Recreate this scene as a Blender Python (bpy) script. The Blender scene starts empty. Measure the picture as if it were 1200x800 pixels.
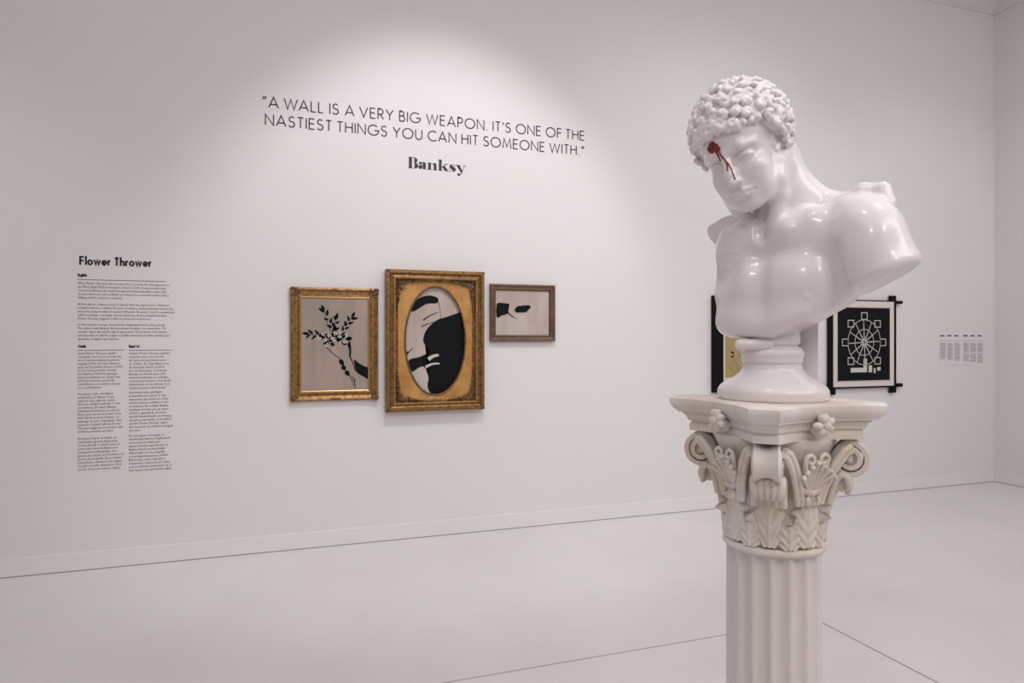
import bpy, bmesh, math, random
import numpy as np
from mathutils import Vector, Matrix
from mathutils.bvhtree import BVHTree

random.seed(7)
PI = math.pi
S = bpy.context.scene
COL = S.collection

# ---------------------------------------------------------------- camera
CAM_H = 1.55            # eye height; horizon falls at pixel row 396
WALL_D = 5.255          # camera to display wall (wall is the plane y = 0)
YAW = math.radians(19.25)
FOC = 800.0             # focal length in pixels of the 1200 px frame
FW = Vector((math.sin(YAW), math.cos(YAW), 0))
RT = Vector((math.cos(YAW), -math.sin(YAW), 0))
cam_data = bpy.data.cameras.new('camera')
cam_data.sensor_width = 36.0
cam_data.lens = 24.0
cam_data.shift_y = -4.0 / 1200.0
cam_data.clip_start = 0.05
cam = bpy.data.objects.new('camera', cam_data)
cam.location = (0, -WALL_D, CAM_H)
cam.rotation_euler = (PI / 2, 0, -YAW)
COL.objects.link(cam)
S.camera = cam

# ---------------------------------------------------------------- exposure, world, lamps
S.view_settings.view_transform = 'Standard'
S.view_settings.look = 'None'
S.view_settings.gamma = 1
S.view_settings.use_curve_mapping = False
S.view_settings.exposure = 0.0
world = bpy.data.worlds.new('world')
S.world = world
world.use_nodes = True
world.node_tree.nodes['Background'].inputs[0].default_value = (1.0, 0.97, 0.98, 1)
world.node_tree.nodes['Background'].inputs[1].default_value = 0.05

LIGHT_COL = (1.0, 0.955, 0.965)


def spot(name, loc, target, power, angle, blend=0.6, radius=0.06, col=LIGHT_COL):
    d = bpy.data.lights.new(name, 'SPOT')
    d.energy = power
    d.color = col
    d.spot_size = math.radians(angle)
    d.spot_blend = blend
    d.shadow_soft_size = radius
    o = bpy.data.objects.new(name, d)
    o.location = loc
    o.rotation_euler = (Vector(target) - Vector(loc)).to_track_quat('-Z', 'Y').to_euler()
    COL.objects.link(o)
    return o


def area(name, loc, target, power, sx, sy, col=LIGHT_COL):
    d = bpy.data.lights.new(name, 'AREA')
    d.shape = 'RECTANGLE'
    d.size = sx
    d.size_y = sy
    d.energy = power
    d.color = col
    o = bpy.data.objects.new(name, d)
    o.location = loc
    o.rotation_euler = (Vector(target) - Vector(loc)).to_track_quat('-Z', 'Y').to_euler()
    COL.objects.link(o)
    return o


# track spotlights under the ceiling, aimed at the display wall; the last is added
SPOT_COL = (0.975, 0.975, 1.0)
spot('wall_spotlight', (1.22, -2.6, 4.95), (1.22, 0, 1.62), 200, 67, 0.6, 0.10, SPOT_COL)
spot('wall_spotlight', (-2.7, -2.6, 4.95), (-2.5, 0, 0.6), 95, 70, 1.0, 0.12, SPOT_COL)
spot('wall_spotlight', (4.1, -2.8, 4.95), (3.6, 0, 1.4), 95, 88, 1.0, 0.12, SPOT_COL)
spot('wall_spotlight', (6.0, -3.0, 4.95), (6.3, 0, 0.9), 75, 84, 1.0, 0.12, SPOT_COL)  # added spot, only to brighten the wall near the right corner
# spotlights over and before the bust
spot('bust_spotlight', (2.1, -4.9, 4.95), (1.1, -3.95, 1.8), 58, 40, 0.8, 0.05, SPOT_COL)
spot('bust_spotlight', (-0.4, -5.1, 4.95), (1.1, -3.95, 1.5), 30, 40, 0.8, 0.05, SPOT_COL)
spot('room_spotlight', (-3.0, -7.8, 4.95), (1.6, -3.2, 1.2), 100, 60, 1.0, 0.08)
spot('room_spotlight', (0.6, -9.4, 4.95), (1.1, -3.4, 1.2), 100, 60, 1.0, 0.08)
# unseen area fills added to lift the whole room and the upper display wall
area('ceiling_fill', (1.9, -5.2, 5.1), (1.9, -5.2, 0), 125, 9, 7, (1.0, .955, .945))
area('upper_wall_fill', (3.6, -7.6, 4.5), (3.2, 0, 3.7), 85, 6, 1.2, (1.0, .955, .945))


# ---------------------------------------------------------------- helpers
def tag(o, label=None, cat=None, group=None, kind=None):
    if label: o['label'] = label
    if cat: o['category'] = cat
    if group: o['group'] = group
    if kind: o['kind'] = kind
    return o


def empty(name, loc=(0, 0, 0), rz=0.0):
    o = bpy.data.objects.new(name, None)
    o.location = loc
    o.rotation_euler = (0, 0, rz)
    o.empty_display_size = 0.1
    COL.objects.link(o)
    return o


def link_mesh(name, me, mat=None, parent=None, smooth=False):
    o = bpy.data.objects.new(name, me)
    if mat is not None and len(me.materials) == 0:
        me.materials.append(mat)
    if smooth:
        me.polygons.foreach_set('use_smooth', [True] * len(me.polygons))
    COL.objects.link(o)
    if parent is not None:
        o.parent = parent
    return o


def mesh_from(name, verts, faces, mat=None, parent=None, smooth=False):
    me = bpy.data.meshes.new(name)
    me.from_pydata([tuple(v) for v in verts], [], faces)
    me.update()
    return link_mesh(name, me, mat, parent, smooth)


def bm_obj(name, bm, mat=None, parent=None, smooth=False, auto=None):
    bmesh.ops.recalc_face_normals(bm, faces=bm.faces)
    if auto is not None:
        for f in bm.faces: f.smooth = True
        for e in bm.edges:
            if len(e.link_faces) == 2 and e.calc_face_angle(0) > auto:
                e.smooth = False
    me = bpy.data.meshes.new(name)
    bm.to_mesh(me)
    bm.free()
    return link_mesh(name, me, mat, parent, smooth)


def add_box(bm, lo, hi, bevel=0.0):
    lo, hi = Vector(lo), Vector(hi)
    r = bmesh.ops.create_cube(bm, size=1.0)
    for v in r['verts']:
        v.co = Vector([lo[i] + (v.co[i] + 0.5) * (hi[i] - lo[i]) for i in range(3)])
    if bevel > 0:
        es = list({e for v in r['verts'] for e in v.link_edges})
        bmesh.ops.bevel(bm, geom=es, offset=bevel, segments=2, affect='EDGES', profile=0.5)


def add_lathe(bm, prof, seg=64, center=(0, 0), cap=True):
    rings = []
    for r, z in prof:
        rings.append([bm.verts.new((center[0] + r * math.cos(2 * PI * i / seg),
                                    center[1] + r * math.sin(2 * PI * i / seg), z)) for i in range(seg)])
    for a, b in zip(rings[:-1], rings[1:]):
        for i in range(seg):
            j = (i + 1) % seg
            bm.faces.new((a[i], a[j], b[j], b[i]))
    if cap:
        bm.faces.new(rings[0][::-1])
        bm.faces.new(rings[-1])


def add_tube(bm, pts, rad, seg=10, caps=True, flat=None):
    """tube through pts; rad a number or one per point; flat=(axis, factor) squashes the section"""
    pts = [Vector(p) for p in pts]
    n = len(pts)
    if not hasattr(rad, '__len__'): rad = [rad] * n
    up = Vector((0, 0, 1))
    rings = []
    prev = None
    for i, p in enumerate(pts):
        t = (pts[min(i + 1, n - 1)] - pts[max(i - 1, 0)]).normalized()
        if prev is None:
            a = t.cross(up)
            if a.length < 1e-3: a = t.cross(Vector((1, 0, 0)))
            a.normalize()
        else:
            a = (prev - t * prev.dot(t)).normalized()
        prev = a
        b = t.cross(a)
        rings.append([bm.verts.new(p + (a * math.cos(2 * PI * k / seg) + b * math.sin(2 * PI * k / seg)) * rad[i])
                      for k in range(seg)])
    for r0, r1 in zip(rings[:-1], rings[1:]):
        for k in range(seg):
            j = (k + 1) % seg
            bm.faces.new((r0[k], r0[j], r1[j], r1[k]))
    if caps:
        bm.faces.new(rings[0][::-1])
        bm.faces.new(rings[-1])


def add_ball(bm, c, r, sub=2):
    rr = r if hasattr(r, '__len__') else (r, r, r)
    m = Matrix.Translation(Vector(c)) @ Matrix.Diagonal((rr[0], rr[1], rr[2], 1))
    bmesh.ops.create_icosphere(bm, subdivisions=sub, radius=1.0, matrix=m)


# ---------------------------------------------------------------- materials
def mat_base(name, color, rough=0.5, metal=0.0, coat=0.0, coat_rough=0.1, spec=0.5):
    m = bpy.data.materials.new(name)
    m.use_nodes = True
    b = m.node_tree.nodes['Principled BSDF']
    b.inputs['Base Color'].default_value = (*color, 1)
    b.inputs['Roughness'].default_value = rough
    b.inputs['Metallic'].default_value = metal
    b.inputs['Coat Weight'].default_value = coat
    b.inputs['Coat Roughness'].default_value = coat_rough
    b.inputs['Specular IOR Level'].default_value = spec
    return m


def noise_color(m, c0, c1, scale=5.0, detail=4.0, lo=0.35, hi=0.65, vec_scale=(1, 1, 1), rough=0.55):
    nt = m.node_tree
    b = nt.nodes['Principled BSDF']
    tc = nt.nodes.new('ShaderNodeTexCoord')
    mp = nt.nodes.new('ShaderNodeMapping')
    mp.inputs['Scale'].default_value = vec_scale
    nz = nt.nodes.new('ShaderNodeTexNoise')
    nz.inputs['Scale'].default_value = scale
    nz.inputs['Detail'].default_value = detail
    nz.inputs['Roughness'].default_value = rough
    cr = nt.nodes.new('ShaderNodeValToRGB')
    cr.color_ramp.elements[0].position = lo
    cr.color_ramp.elements[0].color = (*c0, 1)
    cr.color_ramp.elements[1].position = hi
    cr.color_ramp.elements[1].color = (*c1, 1)
    nt.links.new(tc.outputs['Object'], mp.inputs['Vector'])
    nt.links.new(mp.outputs['Vector'], nz.inputs['Vector'])
    nt.links.new(nz.outputs['Fac'], cr.inputs['Fac'])
    nt.links.new(cr.outputs['Color'], b.inputs['Base Color'])
    return m


def add_bump(m, scale=60.0, strength=0.1, dist=0.01, detail=3.0, vec_scale=(1, 1, 1)):
    nt = m.node_tree
    b = nt.nodes['Principled BSDF']
    tc = nt.nodes.new('ShaderNodeTexCoord')
    mp = nt.nodes.new('ShaderNodeMapping')
    mp.inputs['Scale'].default_value = vec_scale
    nz = nt.nodes.new('ShaderNodeTexNoise')
    nz.inputs['Scale'].default_value = scale
    nz.inputs['Detail'].default_value = detail
    bp = nt.nodes.new('ShaderNodeBump')
    bp.inputs['Strength'].default_value = strength
    bp.inputs['Distance'].default_value = dist
    nt.links.new(tc.outputs['Object'], mp.inputs['Vector'])
    nt.links.new(mp.outputs['Vector'], nz.inputs['Vector'])
    nt.links.new(nz.outputs['Fac'], bp.inputs['Height'])
    nt.links.new(bp.outputs['Normal'], b.inputs['Normal'])
    return m


M = {}
M['wall'] = add_bump(noise_color(mat_base('wall_paint', (.8, .78, .785), 0.75, spec=.25), (.79, .768, .774), (.81, .787, .792), 0.8, 3), 90, .05, .002)
M['floor'] = add_bump(noise_color(mat_base('floor_resin', (.7, .67, .665), 0.38, spec=.4), (.75, .715, .71), (.79, .755, .75), 1.3, 5), 25, .03, .002)
M['joint'] = mat_base('joint_dark', (.03, .025, .025), .9)
M['ceil'] = mat_base('ceiling_paint', (.74, .71, .715), .8)
M['base'] = mat_base('baseboard_paint', (.84, .81, .82), .4)
M['ink'] = mat_base('black_vinyl', (.012, .011, .012), .55)
M['ink_soft'] = mat_base('grey_vinyl', (.035, .033, .034), .6)
M['marble'] = add_bump(mat_base('glazed_white_resin', (.86, .805, .81), .30, coat=.6, coat_rough=.15), 30, .03, .004)
M['stone'] = add_bump(noise_color(mat_base('cast_stone', (.8, .76, .72), .55), (.69, .60, .50), (.84, .79, .76), 7, 6, .36, .60), 120, .12, .003)
M['shaft'] = add_bump(noise_color(mat_base('cast_stone_shaft', (.8, .76, .74), .5), (.76, .70, .67), (.82, .77, .755), 4, 5, .35, .6, (1, 1, .3)), 90, .08, .003)
M['blood'] = mat_base('red_paint', (.24, .004, .012), .3, coat=.4)
M['blood2'] = mat_base('dark_red_paint', (.09, .002, .006), .35, coat=.3)
M['gold'] = add_bump(noise_color(mat_base('gilt_frame', (.35, .19, .07), .38, metal=.7), (.15, .075, .03), (.42, .24, .09), 40, 5, .3, .7), 150, .3, .003)
M['gold_dark'] = add_bump(noise_color(mat_base('aged_gilt', (.2, .11, .05), .45, metal=.6), (.10, .06, .035), (.34, .20, .09), 60, 5, .3, .7), 200, .4, .003)
M['gold_flat'] = noise_color(mat_base('gold_leaf_spandrel', (.6, .33, .1), .42, metal=.35), (.42, .19, .05), (.60, .34, .11), 9, 6, .3, .7)
M['gold_inner'] = mat_base('gilt_slip', (.55, .34, .13), .35, metal=.75)
M['wood'] = add_bump(noise_color(mat_base('brown_wood_frame', (.13, .07, .04), .35), (.085, .045, .025), (.19, .10, .055), 12, 6, .3, .7, (1, 1, 1)), 100, .2, .002)
M['canvas'] = noise_color(mat_base('canvas_tan', (.42, .33, .28), .8), (.31, .27, .225), (.41, .31, .275), 1.6, 3, .42, .58, (3.2, 1, .5))
M['canvas2'] = noise_color(mat_base('canvas_pale', (.5, .42, .38), .8), (.46, .37, .325), (.53, .47, .43), 2.0, 3, .42, .58, (2.5, 1, .7))
M['paint'] = mat_base('black_paint', (.004, .0045, .006), .6, spec=.15)
M['paint_white'] = mat_base('off_white_paint', (.62, .57, .54), .7)
M['black_frame'] = mat_base('black_wood_frame', (.004, .0035, .005), .6, spec=.15)
M['mat_board'] = mat_base('white_mat_board', (.72, .68, .64), .8)
M['mat_cream'] = mat_base('cream_paper', (.52, .47, .41), .8)
M['ochre'] = noise_color(mat_base('ochre_paint', (.42, .31, .13), .7), (.38, .28, .12), (.44, .33, .15), 5, 3)
M['pale_line'] = mat_base('pale_line', (.60, .60, .56), .7)
M['sheet'] = mat_base('label_sheet', (.80, .80, .82), .3)
M['sheet_ink'] = mat_base('label_ink', (.33, .31, .33), .7)
M['sheet_dark'] = mat_base('label_heading_ink', (.06, .05, .06), .7)


# wall coordinates: a pixel of the photograph carried onto the plane y = -off
def W(px, py, off=0.0):
    u = (px - 600.0) / FOC
    v = (396.0 - py) / FOC
    t = (WALL_D - off) / (FW.y + u * RT.y)
    return Vector((t * (FW.x + u * RT.x), -off, CAM_H + t * v))


# ---------------------------------------------------------------- the room
X0, X1, Y0, Y1, ZC = -4.6, 7.36, -11.0, 0.0, 5.2
JX, JY, JW = 2.822, -2.254, 0.005       # floor joint corner and half width
bm = bmesh.new(); add_box(bm, (X0, Y0, -0.12), (X1, Y1, -0.012))
floor = tag(bm_obj('floor', bm, M['joint']), kind='structure')
bm = bmesh.new()          # the slab behind / beside the joint: an L
pts = [(X0, JY + JW), (JX + JW, JY + JW), (JX + JW, Y0), (X1, Y0), (X1, Y1), (X0, Y1)]
top = [bm.verts.new((x, y, 0)) for x, y in pts]
bot = [bm.verts.new((x, y, -0.012)) for x, y in pts]
bm.faces.new(top[::-1]); bm.faces.new(bot)
for i in range(len(pts)):
    j = (i + 1) % len(pts)
    bm.faces.new((top[i], top[j], bot[j], bot[i]))
bm_obj('floor_slab', bm, M['floor'], floor)
bm = bmesh.new(); add_box(bm, (X0, Y0, -0.012), (JX - JW, JY - JW, 0))
bm_obj('floor_slab', bm, M['floor'], floor)


def box_obj(name, lo, hi, mat, parent=None, bevel=0.0, kind=None):
    b = bmesh.new(); add_box(b, lo, hi, bevel)
    o = bm_obj(name, b, mat, parent)
    if kind: o['kind'] = kind
    return o


box_obj('wall_back', (X0 - .2, Y1, -.12), (X1 + .2, Y1 + .2, ZC + .15), M['wall'], kind='structure')
box_obj('wall_right', (X1, Y0, -.12), (X1 + .2, Y1, ZC + .15), M['wall'], kind='structure')
box_obj('wall_left', (X0 - .2, Y0, -.12), (X0, Y1, ZC + .15), M['wall'], kind='structure')
box_obj('wall_front', (X0 - .2, Y0 - .2, -.12), (X1 + .2, Y0, ZC + .15), M['wall'], kind='structure')
box_obj('ceiling', (X0, Y0, ZC), (X1, Y1, ZC + .15), M['ceil'], kind='structure')
# skirting boards, standing 4 mm clear of the floor as a dark joint
BH = 0.121
box_obj('baseboard_back', (X0, -.014, .004), (X1 - .015, 0, BH), M['base'], bevel=.003, kind='structure')
box_obj('baseboard_right', (X1 - .014, Y0, .004), (X1, 0, BH), M['base'], bevel=.003, kind='structure')
box_obj('baseboard_left', (X0, Y0, .004), (X0 + .014, -.015, BH), M['base'], bevel=.003, kind='structure')


def cornice(name, p0, p1, inward):
    """coved moulding under the ceiling between two wall points"""
    prof = [(0, 0), (.015, 0), (.02, .02), (.035, .03), (.05, .06), (.08, .09), (.12, .11), (.13, .13), (.15, .135), (.15, .16), (0, .16)]
    b = bmesh.new()
    ends = []
    for p in (p0, p1):
        ends.append([b.verts.new((p[0] + inward[0] * a, p[1] + inward[1] * a, 5.04 + z)) for a, z in prof])
    for i in range(len(prof)):
        j = (i + 1) % len(prof)
        b.faces.new((ends[0][i], ends[0][j], ends[1][j], ends[1][i]))
    b.faces.new(ends[0]); b.faces.new(ends[1][::-1])
    return tag(bm_obj(name, b, M['ceil'], auto=.6), kind='structure')


cornice('trim_1', (X0, 0), (X1, 0), (0, -1))
cornice('trim_2', (X1, 0), (X1, Y0), (-1, 0))

# ---------------------------------------------------------------- lettering
def ribbon_poly(pts, w):
    """flat quads along a polyline in 2-D, w wide, with mitred joints"""
    P = [Vector(p) for p in pts]
    closed = (P[0] - P[-1]).length < 1e-6
    n = len(P)
    L, Rr = [], []
    for i in range(n):
        if closed and i in (0, n - 1):
            a, b = P[1] - P[0], P[-1] - P[-2]
            t0, t1 = b.normalized(), a.normalized()
        else:
            t0 = (P[i] - P[i - 1]).normalized() if i > 0 else (P[1] - P[0]).normalized()
            t1 = (P[i + 1] - P[i]).normalized() if i < n - 1 else (P[-1] - P[-2]).normalized()
        nn = Vector((-t0.y - t1.y, t0.x + t1.x))
        if nn.length < 1e-6: nn = Vector((-t0.y, t0.x))
        nn.normalize()
        c = max(.45, abs(nn.dot(Vector((-t1.y, t1.x)))))
        L.append(P[i] + nn * (w / 2 / c)); Rr.append(P[i] - nn * (w / 2 / c))
    out = []
    for i in range(n - 1):
        out.append((L[i], L[i + 1], Rr[i + 1], Rr[i]))
    return out


def arc(cx, cy, rx, ry, a0, a1, n=18):
    return [(cx + rx * math.cos(math.radians(a0 + (a1 - a0) * i / n)), cy + ry * math.sin(math.radians(a0 + (a1 - a0) * i / n))) for i in range(n + 1)]


# geometric capitals: cap height 1; each glyph = (advance, strokes)
G = {
    'A': (.80, [[(0, 0), (.40, 1.0), (.80, 0)], [(.13, .30), (.67, .30)]]),
    'B': (.52, [[(.0, 0), (.0, 1), (.22, 1)] + arc(.22, .765, .2, .235, 90, -90, 10) + [(.0, .53)], [(.22, .53)] + arc(.25, .265, .25, .265, 90, -90, 10) + [(.0, 0)]]),
    'C': (.78, [arc(.5, .5, .5, .5, 52, 308, 24)]),
    'E': (.46, [[(.46, 1), (0, 1), (0, 0), (.46, 0)], [(0, .53), (.43, .53)]]),
    'F': (.44, [[(.44, 1), (0, 1), (0, 0)], [(0, .53), (.42, .53)]]),
    'G': (.98, [arc(.5, .5, .5, .5, 48, 355, 26) + [(.98, .47), (.58, .47)]]),
    'H': (.62, [[(0, 0), (0, 1)], [(.62, 0), (.62, 1)], [(0, .53), (.62, .53)]]),
    'I': (.0, [[(0, 0), (0, 1)]]),
    'L': (.40, [[(0, 1), (0, 0), (.40, 0)]]),
    'M': (.88, [[(0, 0), (.13, 1), (.44, .12), (.75, 1), (.88, 0)]]),
    'N': (.70, [[(0, 0), (0, 1), (.70, 0), (.70, 1)]]),
    'O': (1.0, [arc(.5, .5, .5, .5, 0, 360, 32)]),
    'P': (.48, [[(0, 0), (0, 1), (.22, 1)] + arc(.22, .73, .26, .27, 90, -90, 12) + [(0, .46)]]),
    'R': (.52, [[(0, 0), (0, 1), (.22, 1)] + arc(.22, .73, .26, .27, 90, -90, 12) + [(0, .46)], [(.2, .46), (.52, 0)]]),
    'S': (.52, [arc(.26, .755, .22, .245, 35, 250, 12) + arc(.25, .265, .25, .265, 75, -155, 14)]),
    'T': (.50, [[(0, 1), (.50, 1)], [(.25, 1), (.25, 0)]]),
    'U': (.62, [[(0, 1), (0, .33)] + arc(.31, .31, .31, .31, 180, 360, 14) + [(.62, 1)]]),
    'V': (.74, [[(0, 1), (.37, 0), (.74, 1)]]),
    'W': (1.12, [[(0, 1), (.28, 0), (.56, .96), (.84, 0), (1.12, 1)]]),
    'Y': (.66, [[(0, 1), (.33, .48), (.66, 1)], [(.33, .48), (.33, 0)]]),
    '.': (.04, [[(.0, .0), (.0, .09)]]),
    "'": (.06, [[(.09, 1.02), (.0, .74)]]),
    '"': (.26, [[(.10, 1.02), (.0, .72)], [(.27, 1.02), (.17, .72)]]),
}
GL = {   # lower case for the bold heading
    'F': (.42, [[(.44, .92), (.0, .92), (.0, 0)], [(0, .50), (.40, .50)]]),
    'l': (.0, [[(0, 0), (0, 1.04)]]),
    'o': (.48, [arc(.24, .31, .24, .25, 0, 360, 20)]),
    'w': (.72, [[(0, .62), (.19, .05), (.36, .58), (.53, .05), (.72, .62)]]),
    'e': (.46, [[(.03, .30), (.47, .30)] + arc(.24, .31, .235, .25, 0, 318, 18)]),
    'r': (.22, [[(0, 0), (0, .62)], [(0, .38)] + arc(.20, .36, .18, .2, 170, 70, 6)]),
    'T': (.50, [[(0, .92), (.54, .92)], [(.27, .92), (.27, 0)]]),
    'h': (.38, [[(0, 0), (0, 1.04)], [(0, .34)] + arc(.19, .36, .19, .2, 170, 0, 10) + [(.38, 0)]]),
}


def stroke_line(text, table, height, weight, gap, space, width=None):
    """polys of a line of text, baseline y = 0, x from 0, scaled to width in x"""
    x = 0; polys = []
    for ch in text:
        if ch == ' ':
            x += space; continue
        adv, strokes = table[ch]
        for s in strokes:
            polys.append([(px + x, py) for px, py in s])
        x += adv + gap
    total = x - gap
    sx = (width / (total * height)) if width else 1.0
    out = []
    for s in polys:
        out += ribbon_poly([(a * height * sx, b * height) for a, b in s], weight)
    return out


def stroke_letters(text, table, height, weight, gap, space, width):
    """one list of polys per letter"""
    x = 0; letters = []
    for ch in text:
        if ch == ' ':
            x += space; continue
        adv, strokes = table[ch]
        if ch == '.': x += .05
        if letters and prev_ in 'AVWYTLF' and ch in 'AVWYT': x -= .09
        prev_ = ch
        letters.append([[(px + x, py) for px, py in s] for s in strokes])
        x += adv + gap
    sx = width / ((x - gap) * height)
    out = []
    for L_ in letters:
        o = []
        for s in L_: o += ribbon_poly([(a * height * sx, b * height) for a, b in s], weight)
        out.append(o)
    return out


def flat_text_obj(name, polys, origin, mat, parent, thick=.0012, y=-.0005):
    """thin raised shapes on the display wall; polys in (x, z) from origin"""
    V, F = [], []
    for q in polys:
        n = len(q); b = len(V)
        for p in q: V.append((origin[0] + p[0], y - thick, origin[1] + p[1]))
        for p in q: V.append((origin[0] + p[0], y, origin[1] + p[1]))
        F.append(tuple(range(b, b + n)))
        for i in range(n):
            j = (i + 1) % n
            F.append((b + i, b + j, b + n + j, b + n + i))
    return mesh_from(name, V, F, mat, parent)


# the quotation
q1a, q1b = W(308, 125.2), W(684.5, 163)
w1 = W(684.5, 163).x - W(308, 125).x
w2 = W(674, 180).x - W(311, 146).x
quote = tag(empty('wall_quotation', (W(496, 150).x, 0, W(496, 150).z)), 'large black two-line quotation in capitals high on the white wall above the frames', 'lettering')
qo = quote.location
zb1 = W(366, 131).z; zt1 = W(366, 119).z
zb2 = W(311, 146).z
CH = zt1 - zb1
l1 = stroke_letters('"A WALL IS A VERY BIG WEAPON. IT\'S ONE OF THE', G, CH, CH * .115, .26, .36, w1)
for lt in l1: flat_text_obj('letter', lt, (W(308, 125).x - qo.x, zb1 - qo.z), M['ink'], quote)
l2 = stroke_letters('NASTIEST THINGS YOU CAN HIT SOMEONE WITH."', G, CH, CH * .115, .26, .36, W(684, 180).x - W(311, 146).x)
for lt in l2: flat_text_obj('letter', lt, (W(311, 146).x - qo.x, zb2 - qo.z), M['ink'], quote)

# the signature in fat-face letters: polygons in px-like units (x right, y up), cap height 14
def circ(cx, cy, rx, ry, a0=0, a1=360, n=16):
    return arc(cx, cy, rx, ry, a0, a1, n)
sig = []
def R4(x0, y0, x1, y1): sig.append([(x0, y0), (x1, y0), (x1, y1), (x0, y1)])
# B
R4(.6, 0, 4.6, 14); R4(-.2, 13.5, 8, 14); R4(-.2, 0, 8, .5)
sig.append(circ(7.4, 10.4, 4.2, 3.6, -90, 90, 10)); sig.append(circ(7.8, 3.7, 4.9, 3.7, -90, 90, 10)); 
# a
sig.append(circ(15.4, 2.6, 2.6, 2.6)); sig.append(circ(15.2, 7.4, 2.1, 1.6)); R4(18.4, 0.2, 22.2, 7.0); sig.append(circ(20.0, 6.8, 2.2, 2.2, 0, 180, 10)); R4(15, 8.6, 20, 9.0); R4(15.8, 4.9, 18.6, 5.3); R4(21.8, 0, 23.2, .5)
# n
R4(25.2, 0, 28.8, 9); R4(24, 8.5, 28.8, 9); R4(24.2, 0, 29.8, .5); R4(32.4, 0, 36, 7.0); sig.append(circ(33.6, 6.6, 2.4, 2.4, 0, 180, 10)); R4(31.4, 0, 37, .5); R4(28.8, 7.6, 31.6, 8.1)
# k
R4(39, 0, 42.6, 14); R4(38, 13.5, 42.6, 14); R4(38, 0, 43.6, .5); sig.append([(43, 5.4), (46.4, 6.8), (51.6, 0), (46.8, 0)]); sig.append([(42.6, 4.6), (43.2, 4.2), (49.2, 8.6), (48.4, 8.9)]); R4(46.4, 8.5, 51, 9)
# s
sig.append([(52.8, 6.8), (54.0, 8.6), (56.0, 9.1), (56.6, 7.6), (61, 4.2), (61.2, 2.2), (59.6, .3), (57.8, 0), (57.4, 1.4), (53, 5.0)]); R4(52.4, .2, 53, 3.2); R4(59.2, 6.4, 59.8, 8.8); R4(56, 8.6, 59.4, 9.0); R4(53, .0, 58, .5)
# y
sig.append([(61.8, 9), (66.2, 9), (69.9, 2.2), (68.2, -.9)]); sig.append([(69.9, 2.2), (72.6, 9), (73.2, 9), (69, -1.6), (66.8, -4.0), (66.2, -3.6), (68.2, -.9)]); R4(61, 8.5, 67.4, 9); R4(70.4, 8.5, 75, 9); sig.append(circ(65, -3.2, 1.9, 1.8))
sw = W(546, 200).x - W(478, 196).x
sk = sw / 75.2
s0 = W(478.5, 196.8)
for k0, k1 in ((-1, 23.6), (23.6, 37.5), (37.5, 51.8), (51.8, 61.1), (61.1, 80)):
    grp = [p for p in sig]
    grp = []
    for p in sig:
        c_ = sum(a for a, b in p) / len(p)
        if (c_ < 14.2 and k0 < 0) or (c_ >= 14.2 and k0 <= c_ < k1): grp.append(p)
    if k0 < 0:
        for sub in ([p for p in grp if sum(a for a, b in p) / len(p) < 12.2], [p for p in grp if sum(a for a, b in p) / len(p) >= 12.2]):
            flat_text_obj('signature_letter', [[(a * sk, b * sk) for a, b in p] for p in sub], (s0.x - qo.x, s0.z - qo.z), M['ink_soft'], quote)
    else:
        flat_text_obj('signature_letter', [[(a * sk, b * sk) for a, b in p] for p in grp], (s0.x - qo.x, s0.z - qo.z), M['ink_soft'], quote)

# the exhibition text in three languages
panel = tag(empty('exhibition_text', (W(145, 420).x, 0, W(145, 420).z)), 'tall block of small black exhibition text headed Flower Thrower at the left of the wall', 'lettering')
po = panel.location
h0 = W(92, 310)
hw = W(175, 312).x - h0.x
hh = W(92, 300).z - h0.z
for lt in stroke_letters('Flower Thrower', GL, hh, hh * .20, .28, .30, hw):
    flat_text_obj('heading_letter', lt, (h0.x - po.x + .01, h0.z - po.z), M['ink'], panel)


def font_lines(name, lines, px, py0, dpy, pw_fn, mat, parent, org, size_px=3.6, offset=0.0, yb=-.0012):
    """real text rows on the wall from the built-in face, joined into one mesh"""
    V, F = [], []
    for i, line in enumerate(lines):
        py = py0 + dpy * i
        p = W(px, py)
        size = (W(px, py - size_px).z - p.z) * 1.36
        cu = bpy.data.curves.new('glyphs', 'FONT')
        cu.body = line
        cu.size = size
        cu.offset = offset
        cu.resolution_u = 1
        tmp = bpy.data.objects.new('glyphs', cu)
        me = bpy.data.meshes.new_from_object(tmp)
        co = np.empty(len(me.vertices) * 3, np.float32)
        me.vertices.foreach_get('co', co); co = co.reshape(-1, 3)
        if len(co) == 0: continue
        wtxt = co[:, 0].max()
        tgt = pw_fn(i)
        if tgt:
            wpx = W(px + tgt, py).x - p.x
            k = wpx / wtxt
        else:
            k = 1.0
        b = len(V)
        for c in co: V.append((p.x - org.x + c[0] * k, yb, p.z - org.z + c[1]))
        for pl in me.polygons: F.append(tuple(b + v for v in pl.vertices))
        bpy.data.objects.remove(tmp); bpy.data.curves.remove(cu); bpy.data.meshes.remove(me)
    return tag(mesh_from(name, V, F, mat, parent), kind='stuff')


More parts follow.
